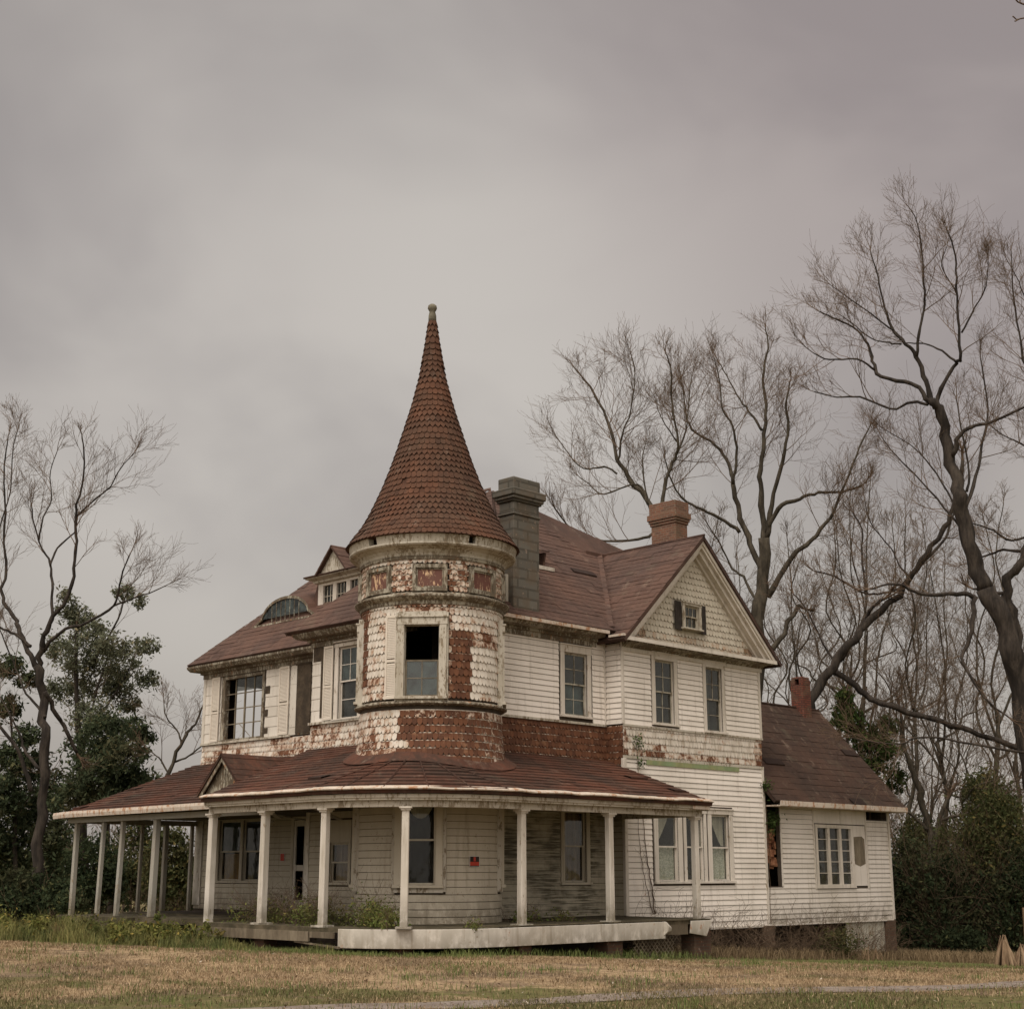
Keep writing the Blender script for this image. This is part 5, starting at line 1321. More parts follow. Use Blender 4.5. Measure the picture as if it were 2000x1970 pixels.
limb(mb, cr, [(1265, 985), (1245, 945), (1180, 965), (1150, 945), (1130, 930)], Y, 6, 2, 1, .8, start=.3)
limb(mb, cr, [(1288, 1040), (1262, 960), (1255, 900), (1262, 860)], Y, 6, 2, 1.5, .9, start=.2)
finish(e, mb, cr)
# -- tree right of the gable
e = tree('bare_tree', 'tall forked bare tree rising directly behind the right slope of the gable', (1480, 1400), 53); mb, cr = MB(), Crown(); Y = 53
limb(mb, cr, [(1478, 1640), (1476, 1400), (1480, 1250), (1488, 1130), (1492, 1050)], Y, 38, 30, twig=0)
limb(mb, cr, [(1486, 1110), (1465, 1060), (1445, 1000), (1432, 945), (1422, 905), (1398, 870), (1352, 838), (1338, 800), (1335, 760)], Y, 17, 3, 1.5, .9, start=.3)
limb(mb, cr, [(1432, 945), (1440, 890), (1430, 830), (1412, 800), (1405, 740), (1395, 700)], Y, 8, 2, -1, .9, start=.2)
limb(mb, cr, [(1492, 1060), (1487, 985), (1484, 930), (1490, 880), (1497, 810), (1490, 740), (1500, 680), (1495, 640)], Y, 18, 3, 0, 1., start=.3)
limb(mb, cr, [(1488, 840), (1468, 810), (1445, 780), (1420, 735), (1400, 700)], Y, 8, 2, 1, 1., start=.15)
limb(mb, cr, [(1497, 1050), (1508, 985), (1528, 900), (1540, 835), (1535, 790), (1545, 740)], Y, 15, 3, -1.5, .9, start=.3)
limb(mb, cr, [(1497, 1040), (1520, 995), (1560, 975), (1600, 962), (1645, 960), (1685, 946)], Y, 13, 5, -1, .8, start=.35, up=.16)
limb(mb, cr, [(1500, 1165), (1545, 1090), (1585, 1055), (1622, 1010), (1645, 960), (1672, 890), (1700, 830)], Y, 16, 3, -2, .9, start=.25)
limb(mb, cr, [(1480, 1180), (1450, 1125), (1430, 1110), (1405, 1060), (1380, 1020)], Y, 8, 3, 1, .8, start=.2)
limb(mb, cr, [(1445, 1040), (1405, 1010), (1360, 990), (1330, 970), (1312, 940), (1300, 900)], Y, 10, 3, -.5, .8, start=.2)
limb(mb, cr, [(1480, 1320), (1520, 1250), (1555, 1190), (1565, 1185)], Y, 16, 8, 0, .4, start=.5)
finish(e, mb, cr)
# -- the big tree
e = tree('bare_tree', 'tallest bare tree, its dark trunk leaning left along the right edge of the picture', (2000, 1600), 44); mb, cr = MB(), Crown(); Y = 44
limb(mb, cr, [(2075, 1850), (2045, 1640), (2016, 1490), (1994, 1345), (1966, 1235), (1925, 1150)], Y, 58, 46, twig=0, sides=12)
limb(mb, cr, [(1925, 1150), (1902, 1080), (1882, 1005), (1868, 940), (1852, 870), (1833, 800), (1822, 785)], Y, 42, 22, twig=0, sides=12)
limb(mb, cr, [(1822, 790), (1808, 745), (1790, 695), (1768, 672), (1742, 640), (1728, 600), (1715, 540), (1700, 490)], Y, 15, 3, 1, .8, start=.35)
limb(mb, cr, [(1790, 695), (1797, 640), (1806, 595), (1804, 540), (1800, 480), (1790, 430), (1775, 405)], Y, 9, 2, -1, .9, start=.2)
limb(mb, cr, [(1745, 645), (1700, 612), (1655, 580), (1620, 555)], Y, 5, 2, .5, .9, start=.2)
limb(mb, cr, [(1815, 785), (1782, 748), (1722, 736), (1705, 705), (1695, 672), (1668, 640), (1625, 620), (1600, 608)], Y, 13, 3, 1.5, .8, start=.35)
limb(mb, cr, [(1708, 722), (1675, 702), (1620, 702), (1590, 690), (1570, 675)], Y, 6, 2, -1, .8, start=.2)
limb(mb, cr, [(1760, 672), (1735, 670), (1700, 660), (1665, 632), (1640, 615)], Y, 5, 2, 1, .7, start=.3)
limb(mb, cr, [(1828, 790), (1845, 745), (1868, 710), (1876, 700), (1873, 640), (1868, 560), (1866, 500), (1850, 450)], Y, 13, 3, -1.5, .8, start=.35)
limb(mb, cr, [(1868, 708), (1840, 685), (1805, 672), (1770, 670)], Y, 6, 3, 1, .5, start=.4)
limb(mb, cr, [(1878, 650), (1905, 600), (1925, 560), (1930, 510)], Y, 5, 2, -1, .8, start=.2)
limb(mb, cr, [(1868, 570), (1840, 520), (1850, 480)], Y, 4, 2, 0, .8, start=.2)
limb(mb, cr, [(1812, 790), (1782, 784), (1738, 798), (1680, 775), (1635, 775), (1590, 765)], Y, 9, 3, 1.5, .6, start=.4)
limb(mb, cr, [(1860, 890), (1876, 850), (1905, 830), (1945, 822), (2000, 795), (2040, 780)], Y, 13, 5, -1, .7, start=.3)
limb(mb, cr, [(1885, 1000), (1905, 930), (1920, 860), (1930, 800), (1915, 700)], Y, 11, 3, 1.5, .8, start=.3)
limb(mb, cr, [(1888, 960), (1893, 920), (1880, 850), (1868, 780)], Y, 7, 3, 0, .7, start=.3)
limb(mb, cr, [(1905, 1165), (1870, 1158), (1800, 1160), (1750, 1140), (1700, 1150)], Y, 14, 4, -1, .6, start=.35)
limb(mb, cr, [(1905, 1165), (1900, 1230), (1880, 1280), (1885, 1300), (1920, 1360), (1970, 1400)], Y, 13, 4, -1, .6, start=.3)
limb(mb, cr, [(1890, 1060), (1860, 1010), (1800, 940), (1750, 890), (1720, 850)], Y, 7, 2, 1, .8, start=.2)
limb(mb, cr, [(1885, 1030), (1850, 960), (1810, 900), (1780, 870), (1730, 840)], Y, 6, 2, 1.5, .8, start=.25)
limb(mb, cr, [(2010, 1470), (1900, 1452), (1800, 1438), (1760, 1452), (1700, 1448), (1660, 1440)], 43.0, 7, 2, -1.0, .7, start=.3, up=.02)
finish(e, mb, cr, 'barkdark')
# -- leaning tree with a split stem
e = tree('bare_tree', 'leaning bare tree with a split stem crossing behind the small red chimney', (1590, 1400), 49); mb, cr = MB(), Crown(); Y = 50
limb(mb, cr, [(1560, 1640), (1582, 1400), (1622, 1305), (1668, 1250), (1705, 1205), (1765, 1145), (1800, 1095), (1838, 1040), (1862, 990), (1880, 900)], Y, 27, 9, -2, .7, start=.45, sides=10)
limb(mb, cr, [(1640, 1290), (1680, 1230), (1700, 1195), (1725, 1170)], Y, 12, 7, -1, .3, start=.5)
limb(mb, cr, [(1800, 1100), (1840, 1060), (1858, 1020), (1870, 960)], Y, 8, 4, 1, .6, start=.3)
limb(mb, cr, [(1632, 1300), (1600, 1240), (1575, 1190), (1550, 1160)], Y, 6, 3, 1, .7, start=.3)
limb(mb, cr, [(1760, 1150), (1715, 1160), (1680, 1155), (1630, 1125), (1590, 1115)], Y, 7, 3, -.5, .8, start=.2)
limb(mb, cr, [(1690, 1160), (1683, 1080), (1684, 1035), (1665, 1000)], Y, 6, 3, .5, .8, start=.3)
limb(mb, cr, [(1780, 1130), (1755, 1100), (1740, 1070), (1700, 1020), (1690, 980)], Y, 5, 2, 1, .9, start=.2)
limb(mb, cr, [(1625, 1310), (1660, 1330), (1700, 1365), (1732, 1375), (1790, 1395), (1860, 1415), (1930, 1440), (2010, 1465)], Y, 15, 12, -1.5, .6, start=.3, up=.14)
finish(e, mb, cr, 'barkdark')
# -- right edge
e = tree('bare_tree', 'thick-limbed bare tree cut by the right edge of the picture', (2000, 1300), 52); mb, cr = MB(), Crown(); Y = 52
limb(mb, cr, [(2040, 1700), (2010, 1500), (2000, 1350), (1985, 1240), (1968, 1180), (1972, 1130), (1998, 1090), (2030, 1020)], Y, 40, 16, 0, .4, start=.5, sides=10)
limb(mb, cr, [(1965, 1160), (1930, 1155), (1900, 1150)], Y, 12, 5, 0, .5)
limb(mb, cr, [(2000, 1075), (1960, 1075), (1925, 1085), (1890, 1100)], Y, 9, 3, 1, .7)
limb(mb, cr, [(2030, 1040), (1975, 1055), (1940, 1035), (1900, 1022)], Y, 7, 3, -1, .7)
limb(mb, cr, [(2030, 1030), (2056, 920), (2046, 800), (2005, 720), (1990, 650), (1978, 560), (1975, 490)], Y, 13, 2, 0, .9, start=.2)
limb(mb, cr, [(2050, 960), (2025, 900), (2000, 870), (1960, 850), (1920, 820)], Y, 8, 2, 0, .8, start=.2)
limb(mb, cr, [(2048, 830), (2052, 740), (2030, 650), (2005, 590), (1985, 540), (1965, 505)], Y, 7, 2, 0, .8, start=.2)
finish(e, mb, cr, 'barkdark')
# -- dead snag in the thicket
e = tree('bare_tree', 'broken bare trunk with pale torn limbs standing in the thicket beside the side wing', (1820, 1700), 51); mb, cr = MB(), Crown(); Y = 51
limb(mb, cr, [(1826, 1760), (1822, 1670), (1812, 1610), (1795, 1545), (1780, 1500), (1765, 1460), (1760, 1400)], Y, 24, 8, 0, .7, start=.5, step=.5)
limb(mb, cr, [(1812, 1620), (1790, 1600), (1762, 1575), (1735, 1560)], Y, 9, 5, 0, .2)
limb(mb, cr, [(1822, 1680), (1836, 1600), (1850, 1560)], Y, 16, 9, 0, .4)
limb(mb, cr, [(1830, 1605), (1860, 1595), (1895, 1585), (1940, 1550), (1990, 1520)], Y, 9, 3, -1, .8)
limb(mb, cr, [(1775, 1490), (1764, 1430), (1770, 1380), (1762, 1330)], Y, 8, 3, 0, .9)
finish(e, mb, cr, 'bark')

# -- background trees, each grown on its own
def bg_tree(x_px, y_base, y_top, Y, spread, label, group, w=16, lean=0, nl=6, maxlev=3, dens=.95, twig='twigfar'):
    e = empty('bare_tree', (0, 0, 0), 0, label, 'tree', group); mb, cr = MB(), Crown()
    top = y_base + (y_top - y_base) * .45
    C, rr = limb(mb, cr, [(x_px, y_base), (x_px + lean * .2 + U_(-10, 10), y_base + (top - y_base) * .3), (x_px + lean * .6 + U_(-14, 14), y_base + (top - y_base) * .65), (x_px + lean, top)], Y, w, w * .7, twig=0)
    for k in range(nl):
        t = (k + .5) / nl; a = (t - .5) * 2.8; i = int(len(C) * U_(.55, .98)); c = C[i]
        dx = a * spread + U_(-12, 12); yt = y_top + abs(a) ** 1.6 * (top - y_top) * .55 + U_(-10, 30)
        # start at pixel of c
        zc = c.y * CP + (c.z - CAMH) * SP; sx_, sy_ = 1000 + FPX * c.x / zc, 985 - FPX * (-c.y * SP + (c.z - CAMH) * CP) / zc
        limb(mb, cr, [(sx_, sy_), (sx_ + (x_px + lean + dx - sx_) * .5 + U_(-26, 26), sy_ + (yt - sy_) * .25), (sx_ + (x_px + lean + dx - sx_) * .7 + U_(-28, 28), sy_ + (yt - sy_) * .5), (x_px + lean + dx * .9 + U_(-20, 20), sy_ + (yt - sy_) * .75), (x_px + lean + dx, yt)], c.y, w * .5, 2.2, U_(-2.5, 2.5), .8, start=.25, maxlev=maxlev, dens=dens, rmin=.008, step=.36, sides=5)
    finish(e, mb, cr, 'bark', twig)
GB = 'bare trees of the wood on the right'
for i, (x, yb, yt, Y, sp, w_, ln) in enumerate(((1545, 1650, 1040, 62, 60, 12, 8), (1620, 1650, 980, 66, 75, 13, 30), (1700, 1700, 900, 64, 80, 14, -10), (1770, 1700, 1010, 58, 60, 12, 15), (1850, 1750, 1080, 60, 70, 14, -20),
        (1930, 1750, 960, 63, 80, 15, 20), (1560, 1650, 1180, 72, 60, 9, -15), (1660, 1700, 1230, 56, 45, 9, 10), (1800, 1750, 1290, 57, 55, 9, 20), (1900, 1750, 1320, 55, 60, 9, -25), (1420, 1600, 1010, 66, 60, 10, -10), (1980, 1760, 1150, 70, 60, 12, 0), (1730, 1720, 1330, 61, 45, 8, 12))):
    bg_tree(x, yb, yt, Y, sp, 'slender bare tree among the tangle of the wood on the right', GB, w_, ln, nl=6 if i < 6 else 5, dens=.8)

# -- left side
e = tree('bare_tree', 'tall bare tree with a dark forked trunk at the left edge of the picture', (80, 1700), 47); mb, cr = MB(), Crown(); Y = 47
limb(mb, cr, [(78, 1800), (76, 1650), (86, 1540), (91, 1440), (86, 1370), (72, 1300)], Y, 26, 20, twig=0, sides=10)
limb(mb, cr, [(74, 1310), (62, 1280), (40, 1235), (32, 1210), (12, 1185), (2, 1150), (12, 1122), (8, 1060), (10, 980), (8, 910), (15, 860)], Y, 15, 3, 1.5, .55, start=.45)
limb(mb, cr, [(74, 1305), (80, 1260), (92, 1225), (108, 1195), (125, 1178), (140, 1140), (148, 1080), (148, 1035), (150, 985), (162, 945), (164, 890), (160, 850)], Y, 15, 3, -1, .55, start=.45)
limb(mb, cr, [(103, 1205), (102, 1150), (98, 1100), (82, 1070), (66, 1020), (62, 990)], Y, 8, 3, 1, .6, start=.35)
limb(mb, cr, [(98, 1105), (112, 1070), (145, 1040), (150, 1020)], Y, 6, 3, .5, .5, start=.4)
limb(mb, cr, [(75, 1055), (85, 1010), (100, 975), (98, 920), (112, 880)], Y, 5, 2, 0, .7, start=.2)
limb(mb, cr, [(148, 1010), (185, 975), (215, 950), (235, 915), (262, 885)], Y, 5, 2, -1, .7, start=.2)
limb(mb, cr, [(85, 1272), (118, 1235), (170, 1215), (222, 1183), (232, 1150), (240, 1115), (255, 1080)], Y, 10, 3, -1.5, .6, start=.45)
limb(mb, cr, [(222, 1183), (260, 1168), (300, 1155), (330, 1140)], Y, 5, 2, 0, .8, start=.2)
limb(mb, cr, [(60, 1262), (30, 1240), (0, 1225), (-30, 1210)], Y, 8, 4, 0, .5)
limb(mb, cr, [(88, 1400), (70, 1375), (45, 1345), (25, 1290), (0, 1230)], Y, 8, 3, 1, .5, start=.3)
limb(mb, cr, [(62, 1545), (45, 1490), (25, 1450), (-5, 1410), (-30, 1380)], Y, 12, 6, 0, .4, start=.4)
limb(mb, cr, [(80, 1500), (52, 1470), (40, 1440), (22, 1400), (0, 1360)], Y, 9, 3, 1, .5, start=.3)
limb(mb, cr, [(88, 1350), (110, 1395), (130, 1425), (150, 1470)], Y, 12, 8, 1, .2)
limb(mb, cr, [(-10, 1150), (-5, 1050), (20, 960), (25, 880), (35, 840)], Y, 5, 2, 0, .7)
finish(e, mb, cr, 'barkdark')
e = tree('bare_tree', 'small bare tree seen between the evergreens and the left corner of the house', (325, 1530), 52); mb, cr = MB(), Crown(); Y = 52
limb(mb, cr, [(300, 1640), (320, 1530), (338, 1490), (356, 1450), (368, 1430), (384, 1405), (400, 1370)], Y, 12, 4, 0, .7, start=.35, L=(1.2, 2.2))
limb(mb, cr, [(356, 1450), (345, 1425), (325, 1400), (320, 1370)], Y, 5, 2, 0, .9, L=(1, 2))
limb(mb, cr, [(340, 1488), (370, 1475), (395, 1455)], Y, 5, 3, 0, .8, L=(1, 2))
limb(mb, cr, [(330, 1510), (310, 1480), (290, 1465)], Y, 5, 2, 0, .8, L=(1, 1.8))
finish(e, mb, cr)
# twig reaching in at the top right corner
e = tree('bare_tree', 'nearer tree, only a twig of it showing in the top right corner of the sky', (2000, 10), 18); mb, cr = MB(), Crown()
limb(mb, cr, [(2480, 2080), (2460, 1400), (2400, 700), (2340, 330)], 20, 60, 26, 0, 0); limb(mb, cr, [(2340, 330), (2220, 120), (2120, 40), (2060, 16), (2030, 12), (1996, 8), (1984, 0)], 20, 24, 2, 0, 0); limb(mb, cr, [(2140, 55), (2080, 50), (2030, 32), (1998, 36), (1982, 42)], 20, 6, 1.6, 0, 0); limb(mb, cr, [(2000, 36), (1985, 38), (1978, 32)], 20, 2, 1.5, 0, 0); limb(mb, cr, [(1992, 6), (1994, -8)], 20, 2, 1.5, 0, 0)
mb.build('branch', M['twig'], e)

# ------------------------------------------------------------------ foliage
def leaves(name, clumps, size, mat, parent=None, flat=.0):
    "clumps: (centre, (rx, ry, rz), n).  leaves bunch round random sub-centres"
    C = []
    for c, r, n in clumps:
        ns = max(4, n // 45); d = RNG.normal(0, 1, (ns, 3)); d /= np.linalg.norm(d, axis=1, keepdims=True); d *= RNG.uniform(.35, 1.0, (ns, 1)) ** .6
        sub = np.array(c) + d * np.array(r); k = RNG.integers(0, ns, n); o = RNG.normal(0, 1, (n, 3)); sr = np.mean(r) * .17 + .06
        C.append(sub[k] + o * sr * RNG.uniform(.4, 1.3, (ns, 1))[k])
    C = np.concatenate(C); n = len(C)
    a = RNG.normal(0, 1, (n, 3)); a /= np.linalg.norm(a, axis=1, keepdims=True); b = np.cross(a, RNG.normal(0, 1, (n, 3))); b /= np.linalg.norm(b, axis=1, keepdims=True)
    s = size * RNG.uniform(.5, 1.3, (n, 1)); A = a * s; B = b * s * .42
    V = np.stack([C - A, C - A * .1 + B, C + A, C - A * .1 - B], 1).reshape(-1, 3); i = np.arange(n) * 4
    return np_mesh(name, V, np.stack([i, i + 1, i + 2, i + 3], 1), mat, parent)
def pxr(Y): return Y / FPX
def cl(x, y, Y, rx, ry, n, rd=None):
    p = at(x, y, Y); k = pxr(Y); return (tuple(p), (rx * k, (rd or rx) * k, ry * k), n)
M['cedar'] = m_leaf('grey_green_leaf', (.13, .14, .088, 1), (.185, .19, .13, 1), (.09, .10, .065, 1))
M['cedardark'] = m_leaf('dark_evergreen_leaf', (.048, .064, .034, 1), (.09, .105, .058, 1), (.032, .042, .024, 1))
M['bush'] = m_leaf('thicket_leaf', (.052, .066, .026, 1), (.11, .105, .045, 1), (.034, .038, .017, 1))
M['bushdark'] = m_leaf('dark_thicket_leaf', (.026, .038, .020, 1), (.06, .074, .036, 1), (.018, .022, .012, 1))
M['ivy'] = m_leaf('ivy_leaf', (.04, .07, .02, 1), (.09, .12, .04, 1), (.03, .045, .015, 1))
M['weedleaf'] = m_leaf('porch_weed_leaf', (.10, .14, .035, 1), (.20, .20, .07, 1), (.09, .09, .03, 1))
M['bark2'] = M['barkdark']
def evergreen(label, Y, clumps, stems, mat, sz=.10, group='evergreen trees left of the porch'):
    e = empty('evergreen_tree', (0, 0, 0), 0, label, 'tree', group); mb, cr = MB(), Crown()
    for st, w0, w1 in stems: limb(mb, cr, st, Y, w0, w1, 0, twig=.5, start=.3, L=(.8, 1.8), maxlev=3, dens=.6)
    finish(e, mb, cr, 'barkdark')
    leaves('foliage', [cl(x, y, Y + U_(-1.5, 1.5), rx, ry, n) for x, y, rx, ry, n in clumps], sz, M[mat], e)
evergreen('loose grey-green evergreen standing behind the leaning bare trunk, clumps reaching above the porch roof', 56,
    [(130, 1180, 22, 26, 700), (155, 1205, 26, 22, 800), (245, 1160, 24, 12, 420), (270, 1172, 18, 12, 320), (175, 1240, 40, 30, 1500), (215, 1262, 35, 26, 1300), (285, 1262, 28, 12, 600), (240, 1300, 34, 30, 1200), (290, 1325, 26, 14, 520), (150, 1290, 40, 30, 1500), (110, 1260, 24, 26, 700), (200, 1330, 40, 34, 1700), (130, 1350, 34, 34, 1300), (250, 1370, 24, 24, 800), (180, 1400, 45, 34, 1900), (235, 1340, 22, 20, 600)],
    [([(165, 1800), (163, 1600), (158, 1480), (150, 1400), (148, 1300), (150, 1220)], 22, 7), ([(160, 1480), (175, 1400), (195, 1330), (215, 1270)], 9, 4), ([(158, 1460), (200, 1390), (235, 1340), (260, 1290)], 8, 3), ([(185, 1290), (230, 1210), (245, 1165)], 6, 3)], 'cedar', .085)
evergreen('dark green broad evergreen filling the gap between the trunk and the porch roof', 54,
    [(210, 1430, 46, 34, 1700), (260, 1420, 26, 22, 700), (170, 1470, 50, 34, 1800), (240, 1480, 50, 34, 2000), (200, 1530, 60, 34, 3200), (270, 1520, 30, 24, 1100), (300, 1530, 20, 14, 500), (150, 1560, 50, 40, 2000), (250, 1560, 50, 30, 2200), (285, 1440, 16, 14, 400)],
    [([(215, 1800), (212, 1640), (208, 1540), (215, 1460)], 16, 6)], 'cedardark', .10)
evergreen('shaggy evergreen at the left edge behind the forked trunk', 58,
    [(20, 1300, 26, 20, 700), (55, 1330, 22, 14, 420), (15, 1380, 28, 22, 800), (55, 1440, 26, 20, 700), (20, 1480, 34, 26, 1100), (60, 1500, 40, 30, 1500), (10, 1550, 36, 40, 1800), (55, 1580, 44, 36, 2200), (110, 1540, 34, 30, 1300), (20, 1640, 44, 44, 2400), (100, 1640, 40, 40, 2200), (60, 1700, 60, 34, 2600), (-30, 1600, 40, 80, 2600)],
    [([(30, 1800), (28, 1600), (25, 1500), (22, 1380)], 14, 5)], 'cedardark', .11)
# dark understorey bushes seen through the porch posts
def shrub(label, Y, clumps, mat, sz, name='shrub', group=None, stems=8, top=None):
    e = empty(name, (0, 0, 0), 0, label, 'shrub', group); mb, cr = MB(), Crown(); cx_ = sum(c[0] for c in clumps) / len(clumps); cy_ = sum(c[1] for c in clumps) / len(clumps); wd = max(c[2] for c in clumps) * .8; SH = max(c[3] for c in clumps) * 1.6 * pxr(Y)
    for k in range(stems):
        x = cx_ + U_(-.16, .16) * wd; p = at(x, cy_ + 60, Y + U_(-.15, .15)); g = gnd(p.x, p.y); grow(cr, (p.x, p.y, g - .05), norm((U_(-.75, .75), U_(-.4, .4), 1)), SH * U_(.7, top or 1.1), .022, 1, .03, .2, .005, .8, 3)
    cr.mesh('stems', M['bramble'], e)
    leaves('foliage', [cl(x, y, Y + U_(-1.2, 1.2), rx * 1.12, ry * 1.1, int(n * .8), rd=rx * .8) for x, y, rx, ry, n in clumps], sz, M[mat], e)
GL = 'bushes behind the left end of the porch'
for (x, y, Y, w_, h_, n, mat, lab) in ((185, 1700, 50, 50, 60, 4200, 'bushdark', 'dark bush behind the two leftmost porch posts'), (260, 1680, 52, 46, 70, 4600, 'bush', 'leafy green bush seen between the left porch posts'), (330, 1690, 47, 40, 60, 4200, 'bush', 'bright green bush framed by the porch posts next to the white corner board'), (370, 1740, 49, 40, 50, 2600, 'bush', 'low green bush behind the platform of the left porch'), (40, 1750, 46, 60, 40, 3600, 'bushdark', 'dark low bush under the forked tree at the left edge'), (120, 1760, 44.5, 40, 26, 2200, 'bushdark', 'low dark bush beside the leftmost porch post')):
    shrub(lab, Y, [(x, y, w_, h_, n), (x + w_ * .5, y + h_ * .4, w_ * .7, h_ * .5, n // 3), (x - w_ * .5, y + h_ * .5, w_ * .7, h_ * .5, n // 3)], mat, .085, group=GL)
GR = 'bushes of the thicket right of the side wing'
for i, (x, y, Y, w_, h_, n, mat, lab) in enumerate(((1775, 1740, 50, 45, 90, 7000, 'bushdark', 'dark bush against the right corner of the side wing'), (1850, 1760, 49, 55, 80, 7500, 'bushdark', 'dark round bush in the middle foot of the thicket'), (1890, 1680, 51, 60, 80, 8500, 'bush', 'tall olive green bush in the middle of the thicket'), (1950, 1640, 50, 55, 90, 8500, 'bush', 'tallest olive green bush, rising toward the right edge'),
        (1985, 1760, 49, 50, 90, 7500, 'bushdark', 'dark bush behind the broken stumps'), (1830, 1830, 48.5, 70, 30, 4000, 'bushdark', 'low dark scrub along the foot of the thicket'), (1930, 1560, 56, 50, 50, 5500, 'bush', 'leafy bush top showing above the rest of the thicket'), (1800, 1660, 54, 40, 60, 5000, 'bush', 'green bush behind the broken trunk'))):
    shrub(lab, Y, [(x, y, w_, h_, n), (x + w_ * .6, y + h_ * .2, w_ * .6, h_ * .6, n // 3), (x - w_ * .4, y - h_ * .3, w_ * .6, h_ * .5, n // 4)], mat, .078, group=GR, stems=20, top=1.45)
e = empty('ivy_clad_tree', (0, 0, 0), 0, 'ivy-smothered stump rising above the sloping end of the side wing roof', 'tree'); mb, cr = MB(), Crown()
limb(mb, cr, [(1690, 1720), (1668, 1560), (1655, 1450), (1650, 1360)], 51, 12, 6, 0, .6); limb(mb, cr, [(1690, 1600), (1715, 1500), (1735, 1420), (1740, 1360)], 51, 8, 3, 0, .8)
finish(e, mb, cr); leaves('foliage', [cl(*q) for q in ((1652, 1370, 51, 16, 22, 900), (1660, 1410, 51, 24, 26, 1400), (1632, 1405, 50.5, 9, 12, 260), (1690, 1440, 51, 26, 26, 1300), (1725, 1460, 51, 26, 24, 1100), (1735, 1420, 52, 20, 24, 700), (1710, 1500, 51, 24, 20, 800), (1750, 1520, 52, 20, 30, 600))], .085, M['ivy'], e)
# mass of the far wood
cr = Crown()
for i in range(120):
    Y = U_(68, 92); x = U_(.13, .42) * Y if i < 70 else U_(-.45, -.12) * Y; g = gnd(x, Y)
    hgt = U_(4.0, 8.5) if i < 70 else U_(3, 6); d = norm((U_(-.15, .15), U_(-.1, .1), 1)); cr.seg((x, Y, g - .2), (x + d[0] * hgt * .4, Y, g + hgt * .4), .12, .08)
    grow(cr, (x + d[0] * hgt * .4, Y, g + hgt * .4), d, hgt * .6, .08, 1, .03, .24, .012, .9, 4)
tag(cr.mesh('far_wood', M['twigfar'], None), 'hazy mass of bare twigs of the far wood', 'wood', kind='stuff')
fl = []
for i in range(150):
    Y = U_(66, 90); x = U_(-.50, .50) * Y; g = gnd(x, Y); fl.append(((x, Y, g + U_(.4, 2.6)), (2.6, 2., 1.7), 620))
tag(leaves('far_undergrowth', fl, .2, M['bushdark']), 'dark undergrowth at the foot of the far wood', 'wood', kind='stuff')
# brambles under the side wing
cr = Crown()
for i in range(210):
    u, v = U_(6.0, 17.5), U_(-1.1, -.6); x, y = uv2w(u, v); g = gnd(x, y)
    grow(cr, (x, y, g - .02), norm((U_(-.8, .8), U_(-.4, .4), U_(.4, 1))), U_(.5, 1.25), .012, 2, -.06, .3, .004, .8, 4)
tag(cr.mesh('brambles', M['bramble'], None), 'tangle of dry brambles under the white clapboards of the gable and side wing', 'brambles', kind='stuff')
shrub('low green bush against the flaking boards under the side wing', 42.3, [(1640, 1838, 34, 16, 1500), (1610, 1850, 20, 10, 500)], 'bush', .05, stems=5)
# weeds and saplings on the porch floor
def plant(label, u, v, z, h, n, r, mat='weedleaf', stems=10):
    e = empty('weed_plant', (0, 0, 0), 0, label, 'plant', 'weeds growing through the porch floor'); x, y = uv2w(u, v); cr = Crown()
    for k in range(stems):
        a = U_(0, 6.28); rr = U_(0, r); grow(cr, (x + rr * math.cos(a), y + rr * math.sin(a), z), norm((U_(-.6, .6), U_(-.6, .6), 1)), h * U_(.6, 1.2), .006, 2, -.02, .22, .0025, .8, 4)
    cr.mesh('stems', M['bramble'], e); leaves('foliage', [((x, y, z + h * .35), (r * 1.1, r * 1.1, h * .4), n), ((x + r * .4, y - r * .2, z + h * .2), (r, r, h * .25), n // 2)], .036, M[mat], e)
wl = []
for i in range(70):
    x = U_(-16.5, -6.3); y = 29.9 - (x + 4) * U_(.47, .80) + .3; 
    if not house_mask(np.array([x]), np.array([y]))[0]: continue
    wl.append(((x, y, gnd(x, y) + U_(.1, .35)), (U_(.2, .5), U_(.2, .4), U_(.12, .32)), random.randint(90, 260)))
M['weedclump'] = m_leaf('weed_clump_leaf', (.10, .115, .03, 1), (.22, .20, .065, 1), (.04, .055, .02, 1))
tag(leaves('weed_clumps', wl, .055, M['weedclump']), 'bushy yellow-green weed clumps among the tall grass before the left porch', 'weeds', kind='stuff')
plant('leafy green weed clump on the porch floor left of the turret window post', -2.75, -1.35, .74, .55, 700, .32); plant('bushy green weed beside the round turret wall', -2.45, -.75, .75, .62, 800, .34)
plant('tall mixed weeds between the two porch posts left of the turret', -2.9, .3, .75, .6, 900, .5, stems=34); plant('dry yellowish weeds on the porch floor near the door', -2.6, 1.4, .75, .5, 420, .5, stems=26)
plant('weeds in front of the two-light window on the left porch', -2.6, 2.7, .75, .55, 800, .6, stems=40); plant('small weed tuft at the edge of the turret porch floor', -1.55, -2.95, .74, .18, 120, .1, stems=6)
plant('green weed clump on the mossy porch floor below the curtained window', 1.2, -1.6, .76, .30, 260, .35, stems=14); plant('low weeds at the right part of the mossy porch floor', 2.2, -2.0, .76, .16, 160, .3, stems=12)
plant('spiky green weed hanging over the skirt corner', -2.9, -2.0, .72, .35, 320, .2)
